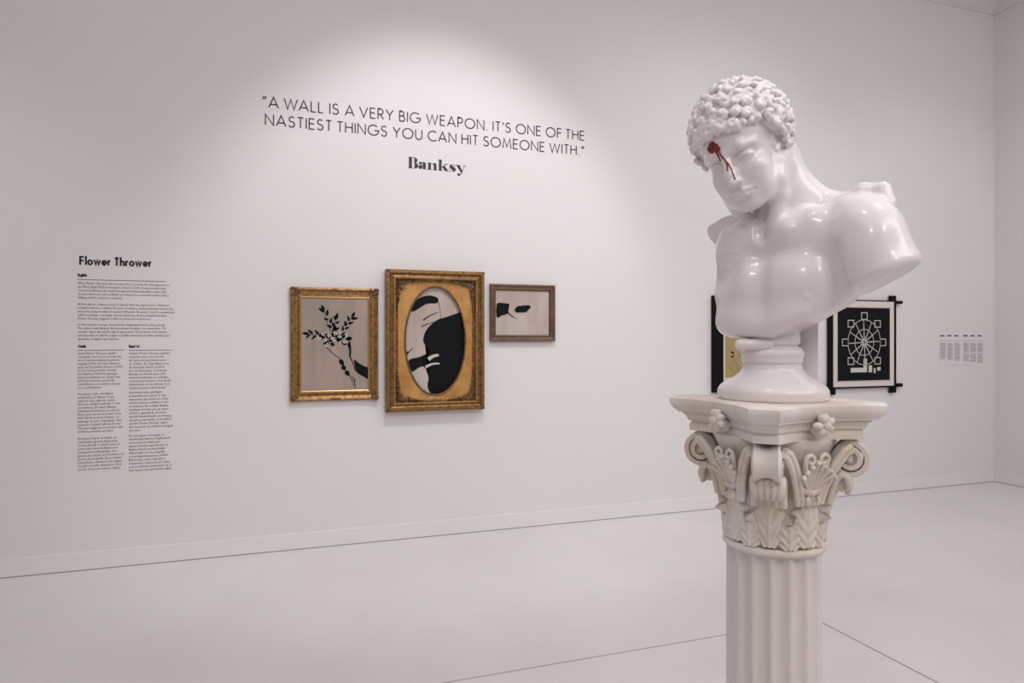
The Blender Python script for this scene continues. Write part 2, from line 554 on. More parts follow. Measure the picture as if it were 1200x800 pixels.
EN = [(["When Flower Thrower, also known as Love is in the Air, first appeared on",
        "the West Bank Wall in Jerusalem, Israel, in 2003, it was revolutionary.",
        "Created by Banksy, the work has appeared internationally in cities with",
        "decisive histories, such as Berlin, proving to be a universal symbol with a",
        "defying call for common resistance."], 332.8, [108, 104, 104, 107, 53]),
      (["At first glance, a figure poised to launch what we expect to be a Molotov",
        "cocktail seems to continue the cycle of violence. Instead, Banksy replaces the",
        "projectile weapon with a bouquet of flowers. However, it isn't a sentimental",
        "call for a change, a message of peace and hope. Both powerful and sharp,",
        "Flower Thrower suggests conflict resolution rooted in love."], 357.4, [107, 112, 113, 105, 86]),
      (["In this triptych concept, the portrait is fragmented across three panels.",
        "The edition marks Banksy's first experiment involving a decorated frame. The",
        "contrast only is directly through its appearance. The protester, both ultimate",
        "and imperfect, recalls the origins of graffiti and street art while explaining the",
        "dilemmas of digital reproduction."], 381.4, [103, 104, 105, 108, 49])]
CA = [(["Quan Flower Thrower, també", "coneguda com a Love is in the Air,", "va ser representada per primera",
        "vegada al Mur de Cisjordània a", "prop de Jerusalem, Israel, el 2003,", "va ser revolucionària. Creada",
        "per Banksy, l'obra ha aparegut", "internacionalment en ciutats amb", "històries decisives, com Berlín,",
        "convertint-se en un símbol universal", "per a la humanitat."], 415.2, [45, 52, 49, 49, 53, 45, 47, 50, 44, 50, 28]),
      (["A primera vista, una figura", "preparada per llançar el que", "esperem que sigui un còctel",
        "Molotov sembla continuar el cicle", "de violència. En canvi, Banksy", "substitueix l'arma per un ram de",
        "flors que evoca el poder més", "amb l'absència de la violència i el", "missatge de pau i esperança. Tant",
        "la pau de conjunt i alhora, Flower", "Thrower suggereix la resolució dels", "conflictes arrelada en l'amor."],
       462.8, [41, 43, 43, 50, 45, 49, 51, 48, 52, 51, 53, 43]),
      (["En aquest tríptic en anglès, el", "manifestant apareix fragmentat", "en tres panells. L'edició marca el",
        "primer experiment de Banksy en el", "protagonisme amb plantilla, obra", "gràcies al conjunt és il·lustrat i a la",
        "tècnica de serigrafia. El protestant,", "i imperfecte, rememora els orígens", "del graf i art urbà, allunyant-se de la",
        "posició de la reproducció digital."], 515.2, [45, 47, 49, 47, 46, 54, 52, 52, 51, 50])]
ES = [(["Cuando Flower Thrower, también", "conocida como Love is in the", "Air, apareció por primera vez en",
        "en el Muro de Cisjordania cerca", "de Jerusalén, Israel, en 2003,", "fue revolucionaria. Creada por",
        "Banksy, la obra ha aparecido", "internacionalmente en ciudades,", "con historias decisivas, como Berlín,",
        "demostrando ser un símbolo de la", "resistencia para toda la ciudad."], 415.2, [48, 41, 44, 47, 42, 45, 43, 46, 50, 48, 43]),
      (["A primera vista, una figura", "preparada para lanzar lo que", "esperamos que fuera un cóctel",
        "molotov parece continuar el ciclo", "de violencia. En su lugar, Banksy", "sustituye el arma por un ramo",
        "de flores, guardando de nuevo", "sentido transmitiendo un mensaje", "de paz y esperanza. Con ambas",
        "y poder, Flower Thrower sugiere", "una resolución de conflictos arraigada", "en el amor."],
       461.0, [39, 44, 46, 47, 46, 46, 44, 50, 50, 46, 52, 14]),
      (["En este tríptico el mensaje, el", "manifestante aparece fragmentado", "en tres paneles. La edición marca",
        "marca el primer experimento de", "Banksy, basado en una plantilla", "influenciado por la serigrafía",
        "y el protagonista aparece dividido.", "El personaje, crudo e imperfecto,", "rememora los orígenes del arte urbano",
        "y así se enfrenta, cuestionando de su", "importancia de la reproducción digital."], 511.8, [41, 49, 37, 46, 42, 42, 47, 43, 49, 50, 50])]
for lines, y0, ws in EN:
    font_lines('paragraph', lines, 91, y0, 4.22, lambda i, ws=ws: ws[i], M['ink_soft'], panel, po, 2.9)
for lines, y0, ws in CA:
    font_lines('paragraph', lines, 91, y0, 4.02, lambda i, ws=ws: ws[i], M['ink_soft'], panel, po, 2.9)
for lines, y0, ws in ES:
    font_lines('paragraph', lines, 151, y0, 4.05, lambda i, ws=ws: ws[i], M['ink_soft'], panel, po, 2.9)
for txt, px, py, w in (('English', 91, 323.5, 11), ('Català', 91, 407, 10), ('Español', 151, 407, 12)):
    font_lines('language_heading', [txt], px, py, 4, lambda i, w=w: w, M['ink'], panel, po, 3.2, .0016)
for (xa, xb, y) in ((90.5, 194, 327.3), (90.5, 145.5, 410.3), (150.5, 202, 410.3)):
    a, b2 = W(xa, y), W(xb, y)
    bm = bmesh.new(); add_box(bm, (a.x - po.x, -.0014, a.z - po.z - .0016), (b2.x - po.x, -.0002, a.z - po.z + .0016))
    bm_obj('rule', bm, M['ink_soft'], panel)

# the two small label sheets by the corner
for k, (xa, xb, lab) in enumerate(((1100.5, 1126.3, 'thin pale label sheet of three text columns, nearer the framed wheel picture'),
                                   (1128, 1153, 'thin pale label sheet of three text columns, nearer the room corner'))):
    a, c = W(xa, 388), W(xb, 428)
    cx, cz = (a.x + c.x) / 2, (W(xa, 389).z + W(xa, 427.5).z) / 2
    hx, hz = (c.x - a.x) / 2, (W(xa, 389).z - W(xa, 427.5).z) / 2
    t = tag(empty('label_sheet', (cx, 0, cz)), lab, 'label')
    bm = bmesh.new(); add_box(bm, (-hx, -.004, -hz), (hx, -.0005, hz))
    bm_obj('sheet', bm, M['sheet'], t)
    colw = 2 * hx / 3.1
    Vh = []; Vb = []; Vd = []
    for c3 in range(3):
        x0 = -hx + .05 * hx + c3 * colw
        Vd.append([(x0, hz * .74), (x0 + colw * .6, hz * .74), (x0 + colw * .6, hz * .82), (x0, hz * .82)])
        Vb.append([(x0, hz * .46), (x0 + colw * .9, hz * .46), (x0 + colw * .9, hz * .485), (x0, hz * .485)])
        rows = 15 + c3 if k == 0 else 17 + c3
        for r_ in range(rows):
            if k == 1 and r_ == 9: continue
            z = hz * .30 - r_ * hz * .066
            wd = colw * (.86 - .12 * ((r_ * 7 + c3 * 3) % 4) / 3)
            Vb.append([(x0, z), (x0 + wd, z), (x0 + wd, z + hz * .030), (x0, z + hz * .030)])
    tag(flat_text_obj('heading', Vd, (0, 0), M['sheet_dark'], t, .0008, -.0042), kind='stuff')
    tag(flat_text_obj('text_column', Vb, (0, 0), M['sheet_ink'], t, .0008, -.0042), kind='stuff')

# ---------------------------------------------------------------- framed pictures
def rect_from_px(xl, xr, yt_l, yb_l, off):
    a, b = W(xl, yt_l, off), W(xl, yb_l, off)
    c = W(xr, yt_l, off)
    return a.x, c.x, b.z, a.z


def add_frame_moulding(bm, hx, hz, prof):
    """mitred moulding; prof = [(inset from outer edge, depth from wall)...] open at the back"""
    rings = []
    for ins, dep in prof:
        rings.append([bm.verts.new((sx * (hx - ins), -dep, sz * (hz - ins))) for sx, sz in ((-1, -1), (1, -1), (1, 1), (-1, 1))])
    for a, b in zip(rings[:-1], rings[1:]):
        for i in range(4):
            j = (i + 1) % 4
            bm.faces.new((a[i], a[j], b[j], b[i]))


def canvas_obj(hx, hz, y, mat, parent, name='canvas'):
    bm = bmesh.new(); add_box(bm, (-hx, y, -hz), (hx, y + .012, hz))
    return bm_obj(name, bm, mat, parent)


def shape_obj(name, polys, y, mat, parent, thick=.001):
    bm = bmesh.new()
    for p in polys:
        f = [bm.verts.new((a, y - thick, b)) for a, b in p]
        g = [bm.verts.new((a, y, b)) for a, b in p]
        try:
            bm.faces.new(f)
        except ValueError:
            continue
        for i in range(len(f)):
            j = (i + 1) % len(f)
            bm.faces.new((f[i], f[j], g[j], g[i]))
    bmesh.ops.triangulate(bm, faces=[f for f in bm.faces if len(f.verts) > 4])
    return bm_obj(name, bm, mat, parent)


def smooth_poly(pts, n=3):
    """closed Catmull-Rom through pts"""
    out = []
    m = len(pts)
    for i in range(m):
        p0, p1, p2, p3 = [Vector(pts[(i + k) % m]) for k in (-1, 0, 1, 2)]
        for j in range(n):
            t = j / n
            out.append(tuple(.5 * ((2 * p1) + (p2 - p0) * t + (2 * p0 - 5 * p1 + 4 * p2 - p3) * t * t + (3 * p1 - p0 - 3 * p2 + p3) * t ** 3)))
    return out


# --- left: botanical picture in a gilt swept frame
FO = .035
x0, x1, z0, z1 = rect_from_px(340.3, 443.6, 335.8, 471, FO)
z1 = (W(340, 335.6, FO).z + W(444, 338.5, FO).z) / 2; z0 = (W(340, 471, FO).z + W(444, 468, FO).z) / 2
C1 = Vector(((x0 + x1) / 2, 0, (z0 + z1) / 2)); hx, hz = (x1 - x0) / 2, (z1 - z0) / 2
f1 = tag(empty('framed_picture', C1), 'gilt framed tan canvas of black leaves and white blossom, left of the oval picture', 'picture')
bm = bmesh.new()
add_frame_moulding(bm, hx, hz, [(0, .002), (0, .026), (.004, .034), (.012, .037), (.022, .033), (.036, .024), (.050, .024), (.056, .030), (.062, .031), (.067, .027)])
bm_obj('moulding', bm, M['gold'], f1)
bm = bmesh.new()
add_frame_moulding(bm, hx - .067, hz - .067, [(0, .020), (0, .027), (.005, .030), (.010, .027), (.013, .018)])
bm_obj('inner_slip', bm, M['gold_inner'], f1)
rng = random.Random(3)
for sx, sz in ((-1, 1), (1, 1), (1, -1), (-1, -1)):        # carved corner ornaments
    bm = bmesh.new()
    for k in range(16):
        a = rng.uniform(0, .062); b = rng.uniform(0, .062)
        if a > .038 and b > .038: continue
        add_ball(bm, (sx * (hx - .004 - a), -.034 - rng.uniform(0, .004), sz * (hz - .004 - b)), (rng.uniform(.007, .012), .008, rng.uniform(.007, .012)), 1)
    for k in range(4):
        add_tube(bm, [(sx * (hx - .002 - .018 * math.cos(t) - .016), -.040, sz * (hz - .002 - .018 * math.sin(t) - .016)) for t in [k * 1.6 + j * .45 for j in range(5)]], .0035, 6)
    bm_obj('corner_ornament', bm, M['gold_dark'], f1, auto=1.0)
for sz in (1, -1):
    bm = bmesh.new()
    for k in range(-3, 4):
        add_ball(bm, (k * .011, -.034, sz * (hz - .014 - abs(k) * .0015)), (.008, .007, .011 - abs(k) * .001), 1)
    bm_obj('centre_ornament', bm, M['gold_dark'], f1, auto=1.0)
ix, iz = hx - .078, hz - .078
cv = canvas_obj(ix + .004, iz + .004, -.020, M['canvas'], f1)


def leaf2(cx, cy, ang, l, w):
    c, s = math.cos(ang), math.sin(ang)
    P = [(0, 0), (.25 * l, .42 * w), (.55 * l, .5 * w), (.8 * l, .28 * w), (l, 0), (.8 * l, -.26 * w), (.5 * l, -.5 * w), (.2 * l, -.4 * w)]
    return smooth_poly([(cx + a * c - b * s, cy + a * s + b * c) for a, b in P], 2)


def twig(p, q, w0, w1, bend=0.0):
    P, Q = Vector(p), Vector(q)
    n = Vector((-(Q - P).y, (Q - P).x)) * bend
    pts = [P.lerp(Q, t) + n * (4 * t * (1 - t)) for t in [i / 6 for i in range(7)]]
    out = []
    for i in range(6):
        a = pts[i]; b = pts[i + 1]
        d = (b - a).normalized(); m = Vector((-d.y, d.x))
        wa = w0 + (w1 - w0) * i / 6; wb = w0 + (w1 - w0) * (i + 1) / 6
        out.append([tuple(a + m * wa / 2), tuple(b + m * wb / 2), tuple(b - m * wb / 2), tuple(a - m * wa / 2)])
    return out


def L1(px, py):                 # a point of the photo on the canvas plane of frame 1
    p = W(px, py, .021)
    return (p.x - C1.x, p.z - C1.z)


black, white = [], []
rng = random.Random(11)
# leaf sprays
for (px, py, dx, dy, n) in ((395, 396, -15, -32, 6), (396, 398, 16, -26, 7), (388, 394, -26, -3, 6), (390, 392, 4, -18, 4)):
    a = Vector(L1(px, py)); b = Vector(L1(px + dx, py + dy))
    black += twig(a, b, .006, .002, .08)
    ang = math.atan2(b.y - a.y, b.x - a.x)
    for k in range(n):
        t = .25 + .7 * k / max(1, n - 1)
        c = a.lerp(b, t)
        side = 1 if k % 2 else -1
        black.append(leaf2(c.x, c.y, ang + side * rng.uniform(.55, .95), rng.uniform(.035, .055), rng.uniform(.016, .024)))
    black.append(leaf2(b.x, b.y, ang, .05, .022))
c0 = Vector(L1(392, 397))
for k in range(26):
    a = rng.uniform(0, 2 * PI); r = rng.uniform(0, 1) ** .6
    black.append(leaf2(c0.x + r * .12 * math.cos(a), c0.y + r * .045 * math.sin(a) - .2 * r * .12 * math.cos(a), rng.uniform(0, 6.28), rng.uniform(.03, .05), rng.uniform(.018, .03)))
for (px, py) in ((374, 396), (381, 398), (386, 393), (393, 391), (391, 397), (398, 394), (406, 392), (404, 400), (379, 391), (383, 404), (399, 389)):
    c = Vector(L1(px, py))
    for k in range(5):
        a = k * 2 * PI / 5 + rng.random()
        white.append(leaf2(c.x + .003 * math.cos(a), c.y + .003 * math.sin(a), a, .015, .010))
# stems sweeping down to the right, and loose brush marks
black += twig(L1(379, 402), L1(400, 421), .007, .004, -.05)
black += twig(L1(409, 402), L1(410, 418), .020, .012, .05)
black += twig(L1(410, 418), L1(416, 434), .008, .005, .05)
for q_ in ((398, 421, 1.0), (401, 428, .8), (405, 434, .9)):
    c = Vector(L1(q_[0], q_[1]))
    black.append(leaf2(c.x, c.y, -1.0, .055 * q_[2], .034))
black.append(smooth_poly([L1(*p) for p in ((415, 421), (420, 425), (427, 429), (433.5, 432), (433.5, 444.5), (426, 441), (418, 436), (416, 430))]))
for (a, b2) in (((410, 440), (414, 451)), ((413, 441), (417, 455)), ((416, 443), (415, 452))):
    black += twig(L1(*a), L1(*b2), .006, .003, .03)
shape_obj('painted_leaves', black, -.0203, M['paint'], f1)
shape_obj('painted_blossom', white, -.0214, M['paint_white'], f1, .0008)

# --- centre: oval picture in a wide gilt frame
FO = .075
xl = W(453, 400, FO).x; xr = W(568, 400, FO).x
zt = (W(453, 315, FO).z + W(568, 318.5, FO).z) / 2; zb = (W(453, 483.5, FO).z + W(568, 479.5, FO).z) / 2
C2 = Vector(((xl + xr) / 2, 0, (zt + zb) / 2)); hx, hz = (xr - xl) / 2, (zt - zb) / 2
f2 = tag(empty('framed_picture', C2), 'largest gilt frame with a gold mat and an oval opening over a black painted mass', 'picture')
bm = bmesh.new()
add_frame_moulding(bm, hx, hz, [(0, .002), (0, .066), (.005, .074), (.022, .076), (.028, .070), (.034, .060), (.042, .056), (.052, .060), (.060, .066), (.070, .064), (.078, .050), (.088, .040), (.1, .036)])
bm_obj('moulding', bm, M['gold'], f2)
# reeded outer edge: small ribs all round
bm = bmesh.new()
step = .0125
n = int(2 * hz / step)
for sx in (-1, 1):
    for k in range(n):
        z = -hz + .006 + k * (2 * hz - .012) / (n - 1)
        add_box(bm, (sx * (hx - .013) - .0105, -.0785, z - .0035), (sx * (hx - .013) + .0105, -.073, z + .0035))
n = int(2 * hx / step)
for sz in (-1, 1):
    for k in range(n):
        x = -hx + .006 + k * (2 * hx - .012) / (n - 1)
        add_box(bm, (x - .0035, -.0785, sz * (hz - .013) - .0105), (x + .0035, -.073, sz * (hz - .013) + .0105))
tag(bm_obj('reeding', bm, M['gold'], f2), kind='stuff')
# beaded row on the inner swell
bm = bmesh.new()
for s, L_, H_ in ((0, hx - .063, hz - .063),):
    nx = int(2 * L_ / .019); nz = int(2 * H_ / .019)
    for k in range(nx + 1):
        for sz in (-1, 1): add_ball(bm, (-L_ + 2 * L_ * k / nx, -.067, sz * H_), (.0075, .006, .0075), 1)
    for k in range(1, nz):
        for sx in (-1, 1): add_ball(bm, (sx * L_, -.067, -H_ + 2 * H_ * k / nz), (.0075, .006, .0075), 1)
tag(bm_obj('beading', bm, M['gold_inner'], f2, auto=1.2), kind='stuff')
# foliage corners and the carved inner band
rng = random.Random(5)
for sx, sz in ((-1, 1), (1, 1), (1, -1), (-1, -1)):
    bm = bmesh.new()
    for k in range(110):
        t = rng.random()
        if rng.random() < .5:
            a, b = .084 + rng.uniform(0, .05) * (1 - t) ** 1.2, .082 + t * .24
        else:
            b, a = .084 + rng.uniform(0, .05) * (1 - t) ** 1.2, .082 + t * .20
        add_ball(bm, (sx * (hx - a), -.044 - rng.uniform(0, .014), sz * (hz - b)), (rng.uniform(.004, .010), .009, rng.uniform(.004, .010)), 1)
    for k in range(8):
        a0 = rng.uniform(0, 6.28); ca = .095 + rng.uniform(0, .05); cb = .095 + rng.uniform(0, .05)
        add_tube(bm, [(sx * (hx - ca - .016 * math.cos(a0 + j * .6) * (1 - j * .09)), -.055, sz * (hz - cb - .016 * math.sin(a0 + j * .6) * (1 - j * .09))) for j in range(8)], .0035, 6)
    bm_obj('corner_ornament', bm, M['gold_dark'], f2, auto=1.2)
# the gold spandrel mat with an oval hole
oxr, ozr = hx - .157, hz - .140
ocx = 0.0
fx, fz = hx - .095, hz - .095
OX, OZ = hx - .148, hz - .122
bm = bmesh.new()
NN = 96
inner, inner_b, outer = [], [], []
for k in range(NN):
    a = 2 * PI * k / NN
    c, s = math.cos(a), math.sin(a)
    inner.append(bm.verts.new((OX * c, -.034, OZ * s)))
    inner_b.append(bm.verts.new((OX * c, -.012, OZ * s)))
    t = min(fx / max(1e-6, abs(c)), fz / max(1e-6, abs(s)))
    outer.append(bm.verts.new((t * c, -.038, t * s)))
for k in range(NN):
    j = (k + 1) % NN
    bm.faces.new((outer[k], outer[j], inner[j], inner[k]))
    bm.faces.new((inner[k], inner[j], inner_b[j], inner_b[k]))
bm_obj('gold_mat', bm, M['gold_flat'], f2)
bm = bmesh.new()
add_tube(bm, [(OX * math.cos(2 * PI * k / NN), -.038, OZ * math.sin(2 * PI * k / NN)) for k in range(NN + 1)], .007, 8, caps=False)
for k in range(120):
    a = 2 * PI * k / 120
    add_ball(bm, ((OX + .001) * math.cos(a), -.0445, (OZ + .001) * math.sin(a)), .0042, 1)
bm_obj('oval_beading', bm, M['gold_dark'], f2, auto=1.2)
canvas_obj(OX + .01, OZ + .01, -.014, M['canvas2'], f2)


def L2(px, py):
    p = W(px, py, .016)
    x, z = p.x - C2.x, p.z - C2.z
    r = math.sqrt((x / (OX - .001)) ** 2 + (z / (OZ - .001)) ** 2)
    if r > 1: x, z = x / r, z / r
    return (x, z)


mass = [(512, 375), (524, 371), (538, 366), (548, 357), (552, 372), (556, 388), (556, 402), (556, 412), (554, 424), (550, 437), (543, 450), (532, 461), (518, 467), (506, 466), (501, 452), (503, 438), (495, 429), (482, 436), (475, 432), (480, 421), (492, 418), (503, 411), (496, 400), (500, 386)]
dark = [smooth_poly([L2(*p) for p in mass], 3)]
dark.append(smooth_poly([L2(*p) for p in ((482, 357), (490, 350), (502, 346), (513, 349), (512, 355), (500, 356), (490, 362), (483, 365))], 3))
for a, b2, w_ in (((496, 375), (514, 366), .010), ((494, 383), (512, 377), .008), ((474, 418), (484, 408), .012), ((478, 414), (474, 404), .008), ((513, 352), (516, 374), .005)):
    dark += twig(L2(*a), L2(*b2), w_, w_ * .4, .06)
shape_obj('painted_mass', dark, -.0144, M['paint'], f2)
pale = []
for a, b2, w_ in (((502, 421), (514, 416), .03), ((499, 430), (515, 426), .02)):
    pale += twig(L2(*a), L2(*b2), w_, w_ * .6, .1)
shape_obj('pale_brush_marks', pale, -.0156, M['paint_white'], f2)

# --- right: small picture in a dark wooden frame
FO = .04
xl = W(575, 400, FO).x; xr = W(651, 400, FO).x
zt = (W(575, 332, FO).z + W(651, 334.5, FO).z) / 2; zb = (W(575, 400, FO).z + W(651, 399.5, FO).z) / 2
C3 = Vector(((xl + xr) / 2, 0, (zt + zb) / 2)); hx, hz = (xr - xl) / 2, (zt - zb) / 2
f3 = tag(empty('framed_picture', C3), 'small brown framed canvas with one black brush stroke, right of the oval picture', 'picture')
bm = bmesh.new()
add_frame_moulding(bm, hx, hz, [(0, .002), (0, .036), (.003, .041), (.010, .042), (.022, .034), (.030, .030), (.038, .032), (.044, .030), (.048, .024), (.052, .012)])
bm_obj('moulding', bm, M['wood'], f3)
bm = bmesh.new()
add_frame_moulding(bm, hx - .036, hz - .036, [(0, .031), (.003, .0345), (.006, .031)])
bm_obj('inner_bead', bm, M['gold_dark'], f3)
canvas_obj(hx - .048, hz - .048, -.016, M['canvas2'], f3)


def L3(px, py):
    p = W(px, py, .017)
    return (p.x - C3.x, p.z - C3.z)


bk = [smooth_poly([L3(*p) for p in ((582, 356), (588, 355), (594, 355.5), (597, 356), (595.5, 360), (596, 364), (594, 368), (588, 369.5), (582, 372))], 2)]
bk += twig(L3(595, 366), L3(607, 374), .012, .001, -.06)
bk.append(smooth_poly([L3(*p) for p in ((603, 363), (606, 359), (612, 358), (620, 357.5), (622, 360), (619, 363), (617, 365.5), (611, 366), (605, 366))], 2))
shape_obj('painted_brush_stroke', bk, -.0164, M['paint'], f3)

# --- picture with ochre ground, half hidden by the bust
FO = .045
xl = W(836.8, 400, FO).x; xr = W(934, 400, FO).x
zt = W(836.8, 346, FO).z; zb = W(836.8, 460, FO).z
C4 = Vector(((xl + xr) / 2, 0, (zt + zb) / 2)); hx, hz = (xr - xl) / 2, (zt - zb) / 2
f4 = tag(empty('framed_picture', C4), 'flat black frame around an ochre picture, half hidden behind the white bust', 'picture')
bw = W(848, 400, .045).x - W(836.8, 400, .045).x
bm = bmesh.new()
add_frame_moulding(bm, hx, hz, [(0, .002), (0, .043), (.002, .045), (bw - .002, .045), (bw, .043), (bw, .03)])
bm_obj('moulding', bm, M['black_frame'], f4)
canvas_obj(hx - bw, hz - bw, -.030, M['mat_board'], f4, 'mat_board')
gx, gz = hx - bw - .028, hz - bw - .030
canvas_obj(gx, gz, -.0315, M['ochre'], f4, 'ochre_print')


def L4(px, py):
    p = W(px, py, .033)
    return (p.x - C4.x, p.z - C4.z)


ol = []
for a, b2 in (((861, 420), (868, 429)), ((868, 429), (867, 436)), ((872, 430), (871, 437)), ((866, 417), (871, 412)), ((857, 412), (860, 414)), ((857, 418), (860, 417))):
    ol += twig(L4(*a), L4(*b2), .017, .015, 0)
tag(shape_obj('painted_outline', ol, -.0316, M['paint'], f4), kind='stuff')
ol = []
for a, b2 in (((861.4, 420.5), (868, 429)), ((868, 429), (867.2, 435.4)), ((872, 430), (871.2, 436.4)), ((866.4, 416.6), (870.6, 412.4))):
    ol += twig(L4(*a), L4(*b2), .009, .008, 0)
tag(shape_obj('painted_mark', ol, -.0329, M['paint_white'], f4), kind='stuff')

# --- wheel picture on crossed black bars
FO = .05
xl = W(977.2, 400, FO).x; xr = W(1047.6, 400, FO).x
zt = W(977.2, 352, FO).z; zb = W(977.2, 453.6, FO).z
C5 = Vector(((xl + xr) / 2, 0, (zt + zb) / 2)); hx, hz = (xr - xl) / 2, (zt - zb) / 2
f5 = tag(empty('framed_picture', C5), 'black print of a pale spoked wheel in a white mat on crossed black bars', 'picture')
canvas_obj(hx, hz, -.050, M['mat_board'], f5, 'mat_board')
bm = bmesh.new(); add_box(bm, (-hx + .004, -.038, -hz + .004), (hx - .004, -.003, hz - .004)); bm_obj('backing_box', bm, M['black_frame'], f5)
bt = .05


def bar(x0, x1, z0, z1, y0=-.034, y1=-.012):
    bm = bmesh.new(); add_box(bm, (x0, y0, z0), (x1, y1, z1), .0015)
    bm_obj('frame_bar', bm, M['black_frame'], f5)


FB = .030
lx0, lx1 = W(971, 420, FB).x - C5.x, W(979, 420, FB).x - C5.x
rx0, rx1 = W(1043, 420, FB).x - C5.x, W(1050, 420, FB).x - C5.x
zT = W(1047, 346.5, FB).z - C5.z; zB = W(974, 462.5, FB).z - C5.z
bar(lx0, lx1, zB, zT)
bar(rx0, rx1, zB, zT)
hx0, hx1 = W(966, 455, FB).x - C5.x, W(1057, 455, FB).x - C5.x
za = W(966, 455.8, FB).z - C5.z
bar(hx0, hx1, za, za + .035, -.040, -.010)
zc = W(1057, 352.5, FB).z - C5.z
bar(hx0, hx1, zc - .030, zc, -.040, -.010)
gx0, gx1 = W(980.8, 400, .052).x - C5.x, W(1043.3, 400, .052).x - C5.x
gz0, gz1 = W(1041, 446, .052).z - C5.z, W(1041, 360, .052).z - C5.z
bm = bmesh.new(); add_box(bm, (gx0, -.0518, gz0), (gx1, -.0495, gz1)); bm_obj('cream_paper', bm, M['mat_cream'], f5)
g = .010
bm = bmesh.new(); add_box(bm, (gx0 + g, -.053, gz0 + g), (gx1 - g * .8, -.0515, gz1 - g)); bm_obj('black_print', bm, M['paint'], f5)


def L5(px, py):
    p = W(px, py, .054)
    return Vector((p.x - C5.x, p.z - C5.z))


cw = L5(1013.0, 401)
kx = (L5(1032, 401).x - L5(994, 401).x) / 2
kz = (L5(1016, 375).y - L5(1016, 428).y) / 2
lines = []
for k in range(12):
    a = k * PI / 6 + .05
    e = (cw.x + kx * 1.0 * math.cos(a), cw.y + kz * math.sin(a))
    lines += twig(tuple(cw), e, .011, .006, 0)
for rr in (1.0, .58):
    pts = [(cw.x + kx * rr * math.cos(t * 2 * PI / 24), cw.y + kz * rr * math.sin(t * 2 * PI / 24)) for t in range(25)]
    lines += ribbon_poly(pts, .006)
for k in range(8):                                     # plain square cabins round the rim
    a = PI / 2 + k * PI / 4
    if k in (4,): continue
    x, z = cw.x + kx * 1.16 * math.cos(a), cw.y + kz * 1.16 * math.sin(a)
    s = .036
    q = [(x - s, z - s * .9), (x + s, z - s * .9), (x + s, z + s * .9), (x - s, z + s * .9), (x - s, z - s * .9)]
    lines += ribbon_poly(q, .008)
b0 = L5(998, 437); b1 = L5(1015, 431)
for (xa, ya, xb, yb) in ((997, 431, 1012, 436), (1012, 420, 1016, 436), (1018, 428, 1022, 436), (1024, 431, 1026, 437), (1028, 430, 1032, 434)):
    p, q = L5(xa, ya), L5(xb, yb)
    lines.append([(p.x, q.y), (q.x, q.y), (q.x, p.y), (p.x, p.y)])
shape_obj('pale_wheel_drawing', [list(map(tuple, l)) for l in lines], -.0531, M['pale_line'], f5)

# ---------------------------------------------------------------- the bust: signed distance sculpting
CX = 0.612                     # column axis: 1.6 m ahead of the camera and 0.616 m to its right
ZT = 1.408                     # height of the column top
AX = Vector((0, -WALL_D, 0)) + FW * 1.6 + RT * CX
AX.z = 0


